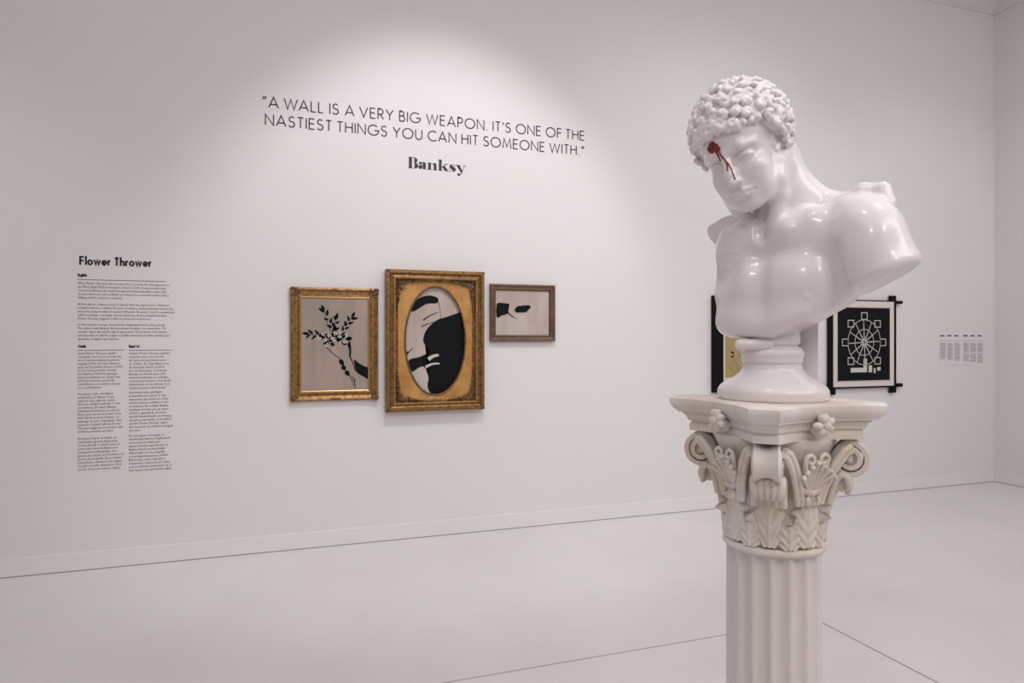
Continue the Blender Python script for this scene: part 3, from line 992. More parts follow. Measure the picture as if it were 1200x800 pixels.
class Field:
    """dense distance field on a grid, primitives blended in place"""
    def __init__(s, lo, hi, h):
        s.lo = np.array(lo, np.float32); s.h = h
        s.n = np.ceil((np.array(hi) - s.lo) / h).astype(int) + 1
        s.ax = [(s.lo[i] + h * np.arange(s.n[i])).astype(np.float32) for i in range(3)]
        s.d = np.full(tuple(s.n), 1.0, np.float32)

    def win(s, lo, hi):
        sl = []
        for i in range(3):
            a = int(max(0, math.floor((lo[i] - s.lo[i]) / s.h)))
            b = int(min(s.n[i], math.ceil((hi[i] - s.lo[i]) / s.h) + 1))
            if b <= a: return None, None
            sl.append(slice(a, b))
        g = (s.ax[0][sl[0]][:, None, None], s.ax[1][sl[1]][None, :, None], s.ax[2][sl[2]][None, None, :])
        return tuple(sl), g

    def put(s, sl, v, k, op):
        a = s.d[sl]
        if op == 'add':
            if k <= 0: s.d[sl] = np.minimum(a, v); return
            h = np.clip(.5 + .5 * (a - v) / k, 0, 1)
            s.d[sl] = a * (1 - h) + v * h - k * h * (1 - h)
        else:                  # sub
            v = -v
            h = np.clip(.5 - .5 * (a - v) / k, 0, 1)
            s.d[sl] = a * (1 - h) + v * h + k * h * (1 - h)

    def ell(s, c, r, k=.01, R=None, op='add'):
        """ellipsoid; rows of R are its axes"""
        c = np.array(c, np.float32)
        R = np.eye(3, dtype=np.float32) if R is None else np.array(R, np.float32)
        ext = np.sqrt(((R * np.array(r)[:, None]) ** 2).sum(0)) + k + 2 * s.h + .004
        sl, g = s.win(c - ext, c + ext)
        if sl is None: return
        x, y, z = g[0] - c[0], g[1] - c[1], g[2] - c[2]
        k0 = 0; k1 = 0
        for i in range(3):
            q = (x * R[i, 0] + y * R[i, 1] + z * R[i, 2]) / r[i]
            k0 = k0 + q * q
            k1 = k1 + (q / r[i]) ** 2
        k0 = np.sqrt(k0); k1 = np.sqrt(k1) + 1e-6
        s.put(sl, k0 * (k0 - 1) / k1, k, op)

    def cap(s, a, b, ra, rb, k=.01, op='add'):
        a = np.array(a, np.float32); b = np.array(b, np.float32)
        m = max(ra, rb) + k + 2 * s.h
        sl, g = s.win(np.minimum(a, b) - m, np.maximum(a, b) + m)
        if sl is None: return
        ab = b - a; L2_ = float((ab ** 2).sum()) + 1e-12
        x, y, z = g[0] - a[0], g[1] - a[1], g[2] - a[2]
        t = np.clip((x * ab[0] + y * ab[1] + z * ab[2]) / L2_, 0, 1)
        d = np.sqrt((x - t * ab[0]) ** 2 + (y - t * ab[1]) ** 2 + (z - t * ab[2]) ** 2)
        s.put(sl, d - (ra + (rb - ra) * t), k, op)

    def path(s, pts, rads, k=.01, op='add'):
        for i in range(len(pts) - 1):
            s.cap(pts[i], pts[i + 1], rads[i], rads[i + 1], k, op)

    def box(s, c, r, rnd, k, R):
        c = np.array(c, np.float32); R = np.array(R, np.float32)
        ext = np.sqrt(((R * np.array(r)[:, None]) ** 2).sum(0)) * 1.4 + k + .01
        sl, g = s.win(c - ext, c + ext)
        x, y, z = g[0] - c[0], g[1] - c[1], g[2] - c[2]
        q = [np.abs(x * R[i, 0] + y * R[i, 1] + z * R[i, 2]) - r[i] + rnd for i in range(3)]
        o = np.sqrt(sum(np.maximum(t, 0) ** 2 for t in q)) + np.minimum(np.maximum(q[0], np.maximum(q[1], q[2])), 0) - rnd
        s.put(sl, o, k, 'add')

    def cut(s, p, n, k=.006, region=None, fade_lo=-9, fade_hi=9):
        """remove what lies on the n side of the plane through p (optionally inside a window)"""
        p = np.array(p, np.float32); n = np.array(n, np.float32); n = n / np.linalg.norm(n)
        lo, hi = region if region else (s.lo, s.lo + s.h * s.n)
        sl, g = s.win(lo, hi)
        v = (g[0] - p[0]) * n[0] + (g[1] - p[1]) * n[1] + (g[2] - p[2]) * n[2]
        v = v - 3 * np.maximum(0, fade_lo - g[2]) - 3 * np.maximum(0, g[2] - fade_hi)
        a = s.d[sl]
        h = np.clip(.5 - .5 * (a - v) / k, 0, 1)
        s.d[sl] = a * (1 - h) + v * h + k * h * (1 - h)

    def mesh(s, name, mat, parent, smooth_iter=1):
        """naive surface nets"""
        d = s.d
        ins = d < 0
        c = ins[:-1, :-1, :-1].astype(np.int8)
        cnt = np.zeros_like(c)
        offs = [(i, j, k) for i in (0, 1) for j in (0, 1) for k in (0, 1)]
        nx, ny, nz = d.shape
        for i, j, k in offs:
            cnt += ins[i:nx - 1 + i, j:ny - 1 + j, k:nz - 1 + k]
        act = np.argwhere((cnt > 0) & (cnt < 8))
        vid = np.full(cnt.shape, -1, np.int32)
        vid[act[:, 0], act[:, 1], act[:, 2]] = np.arange(len(act))
        val = {o: d[act[:, 0] + o[0], act[:, 1] + o[1], act[:, 2] + o[2]] for o in offs}
        acc = np.zeros((len(act), 3)); w = np.zeros(len(act))
        for a in offs:
            for ax in range(3):
                if a[ax]: continue
                b = list(a); b[ax] = 1; b = tuple(b)
                va, vb = val[a], val[b]
                m = (va < 0) != (vb < 0)
                t = np.where(m, va / np.where(m, va - vb, 1), 0)
                p = np.zeros((len(act), 3)); p[:] = a; p[:, ax] = t
                acc[m] += p[m]; w += m
        V = s.lo + s.h * (act + acc / w[:, None])
        Q = []
        for ax in range(3):
            a = [slice(1, -1)] * 3
            lo_ = [slice(1, n - 1) for n in d.shape]; hi_ = list(lo_)
            lo_[ax] = slice(0, d.shape[ax] - 1); hi_[ax] = slice(1, d.shape[ax])
            A = ins[tuple(lo_)]; B = ins[tuple(hi_)]
            e = np.argwhere(A != B)
            flip = A[e[:, 0], e[:, 1], e[:, 2]]
            base = e.copy()
            for t in range(3):
                if t != ax: base[:, t] += 1
            u, v = (ax + 1) % 3, (ax + 2) % 3
            q = []
            for du, dv in ((0, 0), (-1, 0), (-1, -1), (0, -1)):
                c_ = base.copy(); c_[:, u] += du; c_[:, v] += dv
                c_ = np.minimum(c_, np.array(vid.shape) - 1)
                q.append(vid[c_[:, 0], c_[:, 1], c_[:, 2]])
            q = np.stack(q, 1)
            q[~flip] = q[~flip][:, ::-1]
            Q.append(q[(q >= 0).all(1)])
        Q = np.concatenate(Q)
        for _ in range(smooth_iter):
            acc = np.zeros_like(V); cn = np.zeros(len(V))
            for i in range(4):
                j = (i + 1) % 4
                np.add.at(acc, Q[:, i], V[Q[:, j]]); np.add.at(cn, Q[:, i], 1)
                np.add.at(acc, Q[:, j], V[Q[:, i]]); np.add.at(cn, Q[:, j], 1)
            V = V * .5 + .5 * acc / np.maximum(cn, 1)[:, None]
        me = bpy.data.meshes.new(name)
        me.vertices.add(len(V)); me.vertices.foreach_set('co', V.astype(np.float32).ravel())
        me.loops.add(len(Q) * 4); me.loops.foreach_set('vertex_index', Q.astype(np.int32).ravel())
        me.polygons.add(len(Q))
        me.polygons.foreach_set('loop_start', np.arange(0, len(Q) * 4, 4, dtype=np.int32))
        me.polygons.foreach_set('loop_total', np.full(len(Q), 4, np.int32))
        me.update(calc_edges=True)
        me.validate()
        return link_mesh(name, me, mat, parent, True)


# head frame -------------------------------------------------------------------
HY, HP, HR, HK = -45.0, 12.0, -18.0, 1.06
HC = Vector((-.093, -.050, .568))
Rx = Matrix.Rotation(math.radians(HP), 3, 'X')
Rz = Matrix.Rotation(math.radians(HY), 3, 'Z')
Ry = Matrix.Rotation(math.radians(HR), 3, 'Y')
HB = Ry @ Rz @ Rx @ Matrix(((1, 0, 0), (0, -1, 0), (0, 0, 1)))   # columns: side, front, up


def H(s_, f_, u_):
    return HC + HB @ (Vector((s_, f_, u_)) * HK)


def HRr(a=0, b=0, c=0):
    """ellipsoid axes in head frame, extra turns in degrees about side, front, up"""
    E_ = HB @ (Matrix.Rotation(math.radians(c), 3, 'Z') @ Matrix.Rotation(math.radians(b), 3, 'Y') @ Matrix.Rotation(math.radians(a), 3, 'X'))
    return np.array(E_.transposed())


def hr(*r):
    return [x * HK for x in r]


def sculpt_head(F):
    e = lambda c, r, k=.01, rot=(0, 0, 0), op='add': F.ell(H(*c), hr(*r), k * HK, HRr(*rot), op)
    cp = lambda a, b, ra, rb, k=.01, op='add': F.cap(H(*a), H(*b), ra * HK, rb * HK, k * HK, op)
    e((0, -.014, .036), (.078, .098, .084), .01)                 # skull
    e((0, .030, .030), (.062, .058, .058), .02)                  # forehead
    e((0, .028, -.040), (.060, .054, .066), .03)                 # face mass
    for s in (-1, 1):
        cp((s * .054, -.002, -.050), (s * .048, .020, -.082), .018, .015, .022)    # jaw
        cp((s * .048, .020, -.082), (s * .014, .064, -.102), .015, .015, .022)
        e((s * .036, .058, -.036), (.022, .020, .020), .018)     # cheek
        e((s * .028, .058, -.066), (.024, .020, .032), .025)
    e((0, .069, -.100), (.019, .017, .016), .014)                # chin
    e((0, .076, -.076), (.026, .014, .024), .014)                # muzzle
    for s in (-1, 1):                                            # sockets, brow, eye
        e((s * .031, .094, -.003), (.019, .016, .0125), .010, (0, s * -6, 0), 'sub')
        e((s * .019, .092, -.003), (.008, .010, .012), .008, (0, 0, 0), 'sub')
        cp((s * .013, .0855, .013), (s * .034, .082, .0175), .0055, .0055, .013)
        cp((s * .034, .082, .0175), (s * .054, .062, .010), .0055, .005, .013)
        e((s * .031, .0655, -.004), (.0165, .0155, .0125), .003)
        # upper lid, heavy and lowered, and lower lid
        F.path([H(s * .0165, .0780, -.0065), H(s * .024, .0815, -.0035), H(s * .032, .0820, -.0030), H(s * .040, .0785, -.005), H(s * .0465, .071, -.009)],
               [.0016, .0021, .0022, .0020, .0014], .004)
        F.path([H(s * .0165, .0775, -.0095), H(s * .024, .0800, -.0125), H(s * .032, .0800, -.0140), H(s * .040, .0765, -.0125), H(s * .0465, .070, -.0095)],
               [.0012, .0016, .0018, .0016, .0012], .004)
    # nose: straight classical ridge
    F.path([H(0, .086, .014), H(0, .094, -.008), H(0, .104, -.032), H(0, .109, -.043)], [.0085 * HK, .0075 * HK, .0075 * HK, .0085 * HK], .008)
    e((0, .1075, -.0455), (.0085, .009, .0075), .004)
    for s in (-1, 1):
        e((s * .0105, .0975, -.0485), (.0068, .0085, .0066), .004)
        e((s * .0065, .100, -.0555), (.0028, .005, .0022), .002, (0, 0, 0), 'sub')
    cp((0, .096, -.030), (0, .088, -.060), .012, .008, .012)
    # lips
    for s in (-1, 1):
        F.path([H(0, .0925, -.0700), H(s * .008, .0925, -.0690), H(s * .019, .0865, -.0715), H(s * .0285, .0765, -.0755)],
               [.0044, .0052, .0042, .0020], .0035)
        F.path([H(0, .0905, -.0805), H(s * .009, .0890, -.0800), H(s * .019, .0835, -.0780), H(s * .0275, .0755, -.0765)],
               [.0066, .0064, .0048, .0020], .0035)
        F.path([H(0, .0985, -.0752), H(s * .010, .0965, -.0748), H(s * .0205, .0895, -.0758), H(s * .0305, .0785, -.0772)],
               [.0018, .0018, .0016, .0012], .0022, 'sub')
    e((0, .0975, -.0635), (.0028, .004, .006), .005, (0, 0, 0), 'sub')
    e((0, .094, -.0915), (.014, .007, .005), .008, (0, 0, 0), 'sub')
    # ears
    for s in (-1, 1):
        F.path([H(s * .069, .010, .004), H(s * .076, .002, .014), H(s * .079, -.012, .012), H(s * .077, -.016, -.004), H(s * .072, -.006, -.022), H(s * .067, .006, -.028)],
               [.0045, .005, .005, .005, .005, .006], .004)
        e((s * .066, -.002, -.006), (.008, .016, .020), .006)


SL = Vector((.7071, -.7071, 0))          # figure's left
NF = Vector((-.7071, -.7071, 0))         # chest forward
TC = Vector((.005, -.003, 0))


def T(l, f, z):
    p = TC + SL * l + NF * f
    return Vector((p.x, p.y, z))


def TR(tilt=0.0, turn=0.0, roll=0.0):
    B = Matrix(((SL.x, NF.x, 0), (SL.y, NF.y, 0), (0, 0, 1)))
    B = B @ (Matrix.Rotation(math.radians(turn), 3, 'Z') @ Matrix.Rotation(math.radians(roll), 3, 'Y') @ Matrix.Rotation(math.radians(tilt), 3, 'X'))
    return np.array(B.transposed())


def sculpt_torso(F):
    e = lambda c, r, k=.02, rot=(0, 0, 0), op='add': F.ell(T(*c), r, k, TR(*rot), op)
    e((0, -.005, .250), (.150, .088, .150), .02)                # rib cage
    e((0, .0, .170), (.135, .085, .10), .04)
    e((.012, -.030, .345), (.148, .062, .070), .04)               # upper back
    # pectorals
    e((.072, .056, .265), (.078, .040, .068), .022, (0, -14, -8))
    e((-.070, .058, .268), (.074, .040, .066), .022, (0, 14, 8))
    e((.060, .052, .182), (.060, .036, .040), .035)
    e((-.060, .052, .182), (.060, .036, .040), .035)
    # trapezius and shoulder slopes
    F.cap(T(-.005, -.035, .465), T(.130, -.040, .424), .054, .044, .04)
    F.cap(T(-.005, -.035, .455), T(-.120, -.030, .400), .048, .040, .035)
    # left shoulder (right in the picture): deltoid and arm stump
    e((.180, .000, .375), (.068, .070, .078), .035)
    F.cap(T(.188, .000, .37), T(.262, .012, .215), .068, .079, .03)
    e((.210, .020, .33), (.055, .058, .085), .03, (0, 0, 20))
    F.path([T(.145, -.03, .450), T(.178, -.03, .459), T(.216, -.030, .459), T(.222, -.028, .43)], [.018, .022, .017, .022], .008)
    e((.128, -.030, .275), (.045, .060, .100), .03)
    # right shoulder
    e((-.120, -.010, .392), (.050, .048, .044), .03)
    F.cap(T(-.12, -.01, .390), T(-.19, -.02, .388), .046, .046, .02)
    # collar bones, notch
    F.path([T(.012, .067, .366), T(.05, .066, .382), T(.10, .045, .405), T(.15, .02, .425)], [.013, .014, .015, .016], .03)
    e((.075, .035, .365), (.075, .040, .045), .04)
    e((-.070, .030, .362), (.065, .040, .045), .04)
    F.path([T(-.018, .067, .366), T(-.06, .062, .376), T(-.11, .040, .392), T(-.14, .01, .40)], [.013, .014, .014, .014], .03)
    # neck
    hb = H(.022, -.055, -.050)
    F.path([hb, T(.022, -.012, .460), T(.0, -.005, .40)], [.068, .065, .070], .03)
    for s, l in ((1, .016), (-1, -.016)):
        a = H(s * .060, -.022, -.040)
        m = (a + T(l, .068, .372)) / 2 + NF * .006 + SL * (s * .010)
        F.path([a, m, T(l, .066, .372)], [.016, .017, .010], .016)
    e((0, .086, .376), (.010, .012, .012), .022, (0, 0, 0), 'sub')
    # valley between the pectorals, nipples, armpit folds
    F.cap(T(0, .112, .33), T(0, .112, .20), .008, .008, .03, 'sub')
    for s in (-1, 1):
        F.ell(T(s * .100, .0805 if s > 0 else .070, .232), (.0045, .0045, .0045), .008)
    F.cap(T(.150, .075, .33), T(.162, .045, .22), .006, .012, .025, 'sub')
    # cuts: waist, arms
    lo, hi = F.lo, F.lo + F.h * F.n
    sl, g = F.win(lo, hi)
    l = (g[0] - TC.x) * SL.x + (g[1] - TC.y) * SL.y
    f = (g[0] - TC.x) * NF.x + (g[1] - TC.y) * NF.y
    zc = .142 + .55 * np.maximum(l - .02, 0) + .10 * np.maximum(-l - .1, 0) + .10 * np.maximum(-f, 0)
    v = (zc - g[2]) * .85
    a = F.d; k = .022
    h = np.clip(.5 - .5 * (a - v) / k, 0, 1)
    F.d = a * (1 - h) + v * h + k * h * (1 - h)
    F.cut(Vector((-.106, .05, .33)), Vector((-.97, -.16, .22)), .014, ((-.3, -.1, .17), (-.02, .3, .40)), fade_hi=.335)
    # left arm: cut facing down and a little to the viewer
    n = Vector((-.08, -.54, -.85)).normalized()
    F.cut(Vector((.186, -.172, .232)), n, .0025, ((.10, -.30, .12), (.32, .05, .40)))
    # right arm: small cut face towards the left
    F.cut(Vector((-.100, .165, .412)), Vector((-.80, -.26, -.54)), .003, ((-.3, .0, .27), (-.02, .3, .50)), fade_lo=.345)
    e((-.092, .018, .345), (.044, .062, .078), .022)
    e((-.062, .040, .350), (.050, .036, .050), .03)

BUST_LOC = (AX.x + RT.x * .004, AX.y + RT.y * .004, ZT)
bust = tag(empty('bust', BUST_LOC, -YAW), 'glossy white bust of a curly-haired youth, red paint over one eye, on the column', 'bust')
QH = globals().get('QUALITY_H', .0022)
F = Field((-.24, -.30, .10), (.30, .28, .72), QH)
sculpt_torso(F)
sculpt_head(F)
figure = F.mesh('figure', M['marble'], bust, 1)
fdone = F

# back brace between torso and foot
bm = bmesh.new()
c = TC - NF * .0
bp = [T(-.078, -.055, 0), T(.072, -.055, 0), T(.060, -.085, 0), T(-.078, -.085, 0)]
lo_, hi_ = .012, .30
vb = [bm.verts.new((p.x, p.y, lo_)) for p in bp]; vt = [bm.verts.new((p.x, p.y, hi_)) for p in bp]
bm.faces.new(vb[::-1]); bm.faces.new(vt)
for i in range(4):
    j = (i + 1) % 4
    bm.faces.new((vb[i], vb[j], vt[j], vt[i]))
bmesh.ops.bevel(bm, geom=list(bm.edges), offset=.006, segments=3, affect='EDGES')
bm_obj('back_brace', bm, M['marble'], bust, auto=.7)

# turned foot
bm = bmesh.new()
prof = [(.119, 0), (.1225, .004), (.1235, .014), (.1225, .022), (.117, .031), (.109, .038), (.098, .044), (.084, .052), (.074, .060), (.067, .070), (.0645, .082),
        (.0645, .084), (.0665, .085), (.0675, .088), (.0675, .096), (.070, .104), (.068, .113), (.062, .120), (.055, .124), (.060, .128), (.062, .134), (.060, .150), (.062, .19)]
pp = []
for (r0, z0), (r1, z1) in zip(prof[:-1], prof[1:]):
    for j in range(3):
        t = j / 3; pp.append((r0 + (r1 - r0) * t, z0 + (z1 - z0) * t))
pp.append(prof[-1])
add_lathe(bm, pp, 96, (-.006, 0))
bm_obj('foot', bm, M['marble'], bust, smooth=True)
# rolled tablet in front of the upper foot
bm = bmesh.new()
tb = Matrix.Translation((-.060, -.040, .128)) @ Matrix.Rotation(math.radians(-20), 4, 'Z')
v0 = len(bm.verts)
add_box(bm, (-.045, -.012, -.014), (.042, .04, .012), .011)
bmesh.ops.transform(bm, matrix=tb, verts=list(bm.verts))
bm_obj('tablet', bm, M['marble'], bust, auto=.8)

# hair: a cap carried over the skull and covered with curls
q = .0019
P0 = H(0, -.02, .03)
Fh = Field((P0.x - .17, P0.y - .17, P0.z - .17), (P0.x + .17, P0.y + .17, P0.z + .16), q)
HCC, HRD = (.002, -.024, .036), (.096, .114, .104)
Fh.ell(H(*HCC), hr(HRD[0] - .001, HRD[1] - .001, HRD[2] - .001), .01, HRr())


def in_hair(s_, f_, u_):
    """True where the scalp carries hair: head-frame direction test"""
    if u_ > .056 + .006 * math.sin(abs(s_) * 120): return True
    if f_ < min(.036, -.008 + (u_ + .004) * 1.1) and u_ > (-.004 if s_ > -.02 else -.002): return True
    if f_ < -.012 and u_ > (-.040 if s_ > -.02 else -.006): return True
    return False


# trim the cap away from the face
sl, g = Fh.win(Fh.lo, Fh.lo + Fh.h * Fh.n)
dx, dy, dz = g[0] - HC.x, g[1] - HC.y, g[2] - HC.z
cs = [(dx * HB[0][i] + dy * HB[1][i] + dz * HB[2][i]) / HK for i in range(3)]
face_plane = cs[1] - np.clip(-.010 + (cs[2] + .004) * 1.1, -.010, .032)    # in front of the temple hairline
top_plane = (.052 + .012 * np.clip((cs[1] - .05) / .04, 0, 1)) - cs[2]                                  # below u=.05
v = np.minimum(face_plane, top_plane) * HK                      # > 0 in the face zone
Fh.d = np.maximum(Fh.d, v)
nape = (np.where(cs[0] + 0 * cs[2] > -.02, -.044, -.022) - cs[2]) * HK
Fh.d = np.maximum(Fh.d, nape)
rng = random.Random(21)
pts = []
N = 260
for i in range(N):
    zz = 1 - 2 * (i + .5) / N
    th = i * PI * (3 - math.sqrt(5))
    rr = math.sqrt(1 - zz * zz)
    d = Vector((rr * math.cos(th), rr * math.sin(th), zz))
    d += Vector((rng.uniform(-1, 1), rng.uniform(-1, 1), rng.uniform(-1, 1))) * .05
    d.normalize()
    p = Vector((HCC[0] + d.x * HRD[0], HCC[1] + d.y * HRD[1], HCC[2] + d.z * HRD[2]))
    if in_hair(*p): pts.append((p, Vector((d.x / HRD[0], d.y / HRD[1], d.z / HRD[2])).normalized()))
for p, nrm in pts:
    edge = p.y > .06 or (p.z < .0 and p.y > 0)
    size = rng.uniform(.0085, .0125)
    t1 = nrm.cross(Vector((0, 0, 1)) + Vector((rng.uniform(-.5, .5), rng.uniform(-.5, .5), 0))).normalized()
    t2 = nrm.cross(t1)
    a0 = rng.uniform(0, 2 * PI); turn = rng.choice((-1, 1))
    P_, R_ = [], []
    for j in range(8):
        a = a0 + turn * j * .78
        r = size * (1 - .095 * j)
        lift = .0 + .0013 * j
        c = p + (t1 * math.cos(a) + t2 * math.sin(a)) * r + nrm * lift
        P_.append(H(*c)); R_.append((.0064 - .00045 * j) * HK)
    Fh.path(P_, R_, .0050)
    if rng.random() < .5:
        c = p + nrm * .0085
        Fh.ell(H(*c), hr(.0055, .0050, .0050), .003)
# locks along the forehead edge
for k in range(-8, 9):
    s_ = k * .0088 + rng.uniform(-.003, .003)
    f_ = .088 * math.sqrt(max(0, 1 - (s_ / .084) ** 2)) - .002
    u_ = .060 - abs(s_) * .20
    a = Vector((s_, f_ - .004, u_ + .012)); b_ = Vector((s_ + rng.uniform(-.006, .006), f_ + .006, u_ + .004)); t_ = rng.choice((-1, 1))
    c_ = Vector((s_ + t_ * .007, f_ + .005, u_ - rng.uniform(-.001, .005))); d_ = Vector((s_ + t_ * .009, f_ + .005, u_ + .006))
    Fh.path([H(*a), H(*b_), H(*c_), H(*d_)], [.0060 * HK, .0062 * HK, .0050 * HK, .004 * HK], .003)
hair = Fh.mesh('hair', M['marble'], bust, 0)

# red paint: a torn splash on the right eye and the runs that come off it, laid on the carved surface
bpy.context.view_layer.update()
bvh = BVHTree.FromPolygons([v.co.copy() for v in figure.data.vertices], [tuple(p.vertices) for p in figure.data.polygons])
eye_o = Vector((-CX - .004, -1.6, CAM_H - ZT))


def on_skin(px, py):
    d = Vector(((px - 600) / FOC, 1.0, (396 - py) / FOC)).normalized()
    hit = bvh.ray_cast(eye_o, d)
    if hit[0] is None:
        hit = bvh.find_nearest(eye_o + d * 1.5)
    return hit[0], hit[1]


rng = random.Random(4)
bm = bmesh.new()
for k in range(110):
    a = rng.uniform(0, 2 * PI); r = rng.uniform(0, 1) ** .5
    wob = 1 + .13 * math.sin(3 * a + .6) + .09 * math.sin(7 * a)
    px = 836.2 + 6.0 * r * wob * math.cos(a); py = 173.2 + 5.4 * r * wob * math.sin(a)
    p, n = on_skin(px, py)
    add_ball(bm, p, (rng.uniform(.0022, .0042), rng.uniform(.002, .0035), rng.uniform(.0022, .0042)), 1)
for k in range(22):
    a = k * 2 * PI / 22
    wob = 1 + .13 * math.sin(3 * a + .6) + .09 * math.sin(7 * a)
    p, n = on_skin(836.2 + 6.0 * wob * math.cos(a), 173.2 + 5.6 * wob * math.sin(a))
    add_ball(bm, p + n * .0010, rng.uniform(.0014, .0034), 1)
bm_obj('paint_splash', bm, M['blood'], bust, auto=1.5)
bm = bmesh.new()
for k in range(16):
    a = rng.uniform(0, 2 * PI); r = rng.uniform(0, .55)
    p, n = on_skin(834 + 6 * r * math.cos(a), 171.5 + 5 * r * math.sin(a))
    add_ball(bm, p + n * .002, rng.uniform(.0022, .0034), 1)
tag(bm_obj('paint_splash_core', bm, M['blood2'], bust, auto=1.5), 'darker red core of the paint splash')
RUNS = [([(842, 176), (845, 182), (848.5, 186), (851, 189.5), (852.5, 195), (852.6, 199.5)], 1.25),
        ([(850.5, 188.5), (854, 192.5), (857, 198), (859, 204), (861, 209.5)], .85),
        ([(840, 179), (842, 183), (844, 187.5)], 1.15)]
for pts_, w_ in RUNS:
    bm = bmesh.new()
    P_ = []
    for (a, b_) in zip(pts_[:-1], pts_[1:]):
        for j in range(4):
            t = j / 4
            p, n = on_skin(a[0] + (b_[0] - a[0]) * t, a[1] + (b_[1] - a[1]) * t); P_.append(p + n * .0006)
    p, n = on_skin(*pts_[-1]); P_.append(p + n * .0006)
    R_ = [.0019 * w_ * (1 - .35 * i / len(P_)) for i in range(len(P_))]
    add_tube(bm, P_, R_, 8)
    add_ball(bm, P_[-1], .0024, 1)
    bm_obj('paint_run', bm, M['blood'], bust, auto=1.2)

# ---------------------------------------------------------------- the pedestal column
GAM = math.radians(-4.0)      # how far the capital is turned off facing the viewer
front = math.atan2(-.933, -.36) + GAM
colm = tag(empty('pedestal_column', (AX.x, AX.y, 0), -YAW), 'cream fluted pedestal column with an ornate leafy scrolled capital carrying the white bust', 'column')


def rz(p, a):
    c, s = math.cos(a), math.sin(a)
    return Vector((p[0] * c - p[1] * s, p[0] * s + p[1] * c, p[2]))


# abacus: four concave sides, blunt corners, stepped mouldings
def abacus_outline(rc, cutw, rm, n=18):
    """rc corner radius, cutw half width of the blunt corner, rm radius at the middle of a side; corner on the +x axis"""
    pts = []
    for q in range(4):
        a = front + q * PI / 2
        A = Vector((rc, cutw)); B_ = Vector((cutw, rc))      # ends of the concave side in the corner frame
        mid = Vector((rm * math.cos(PI / 4), rm * math.sin(PI / 4)))
        ctl = mid * 2 - (A + B_) / 2
        pts.append(rz((rc, -cutw, 0), a))
        for i in range(n):
            t = i / n
            p = A * (1 - t) ** 2 + ctl * 2 * t * (1 - t) + B_ * t * t
            pts.append(rz((p.x, p.y, 0), a))
    return pts


layers = [(.226, .026, .146, 0.0), (.2345, .030, .1525, -.004), (.236, .031, .154, -.012), (.2335, .030, .152, -.020), (.226, .029, .147, -.028), (.217, .027, .141, -.034), (.216, .027, .141, -.0370),
          (.205, .026, .134, -.0372), (.2045, .026, .1335, -.0410), (.198, .026, .130, -.044), (.193, .025, .127, -.052), (.191, .025, .126, -.0570), (.184, .024, .121, -.0572), (.184, .024, .121, -.0615), (.1875, .026, .124, -.064), (.1885, .026, .126, -.071), (.188, .027, .126, -.080)]
bm = bmesh.new()
rings = [[bm.verts.new((p.x, p.y, ZT + z)) for p in abacus_outline(rc, cw, rm)] for rc, cw, rm, z in layers]
for a, b in zip(rings[:-1], rings[1:]):
    for i in range(len(a)):
        j = (i + 1) % len(a)
        bm.faces.new((a[i], a[j], b[j], b[i]))
bm.faces.new(rings[0]); bm.faces.new(rings[-1][::-1])
bm_obj('abacus', bm, M['stone'], colm, auto=.55)

# bell
bell = [(.100, -.330), (.099, -.300), (.100, -.24), (.104, -.19), (.112, -.15), (.120, -.12), (.130, -.10), (.136, -.085), (.136, -.078)]
bm = bmesh.new(); add_lathe(bm, [(r, ZT + z) for r, z in bell], 72); bm_obj('bell', bm, M['stone'], colm, smooth=True)


def bell_r(z):
    for (r0, z0), (r1, z1) in zip(bell[:-1], bell[1:]):
        if z <= z1: return r0 + (r1 - r0) * max(0, (z - z0) / (z1 - z0))
    return bell[-1][0]


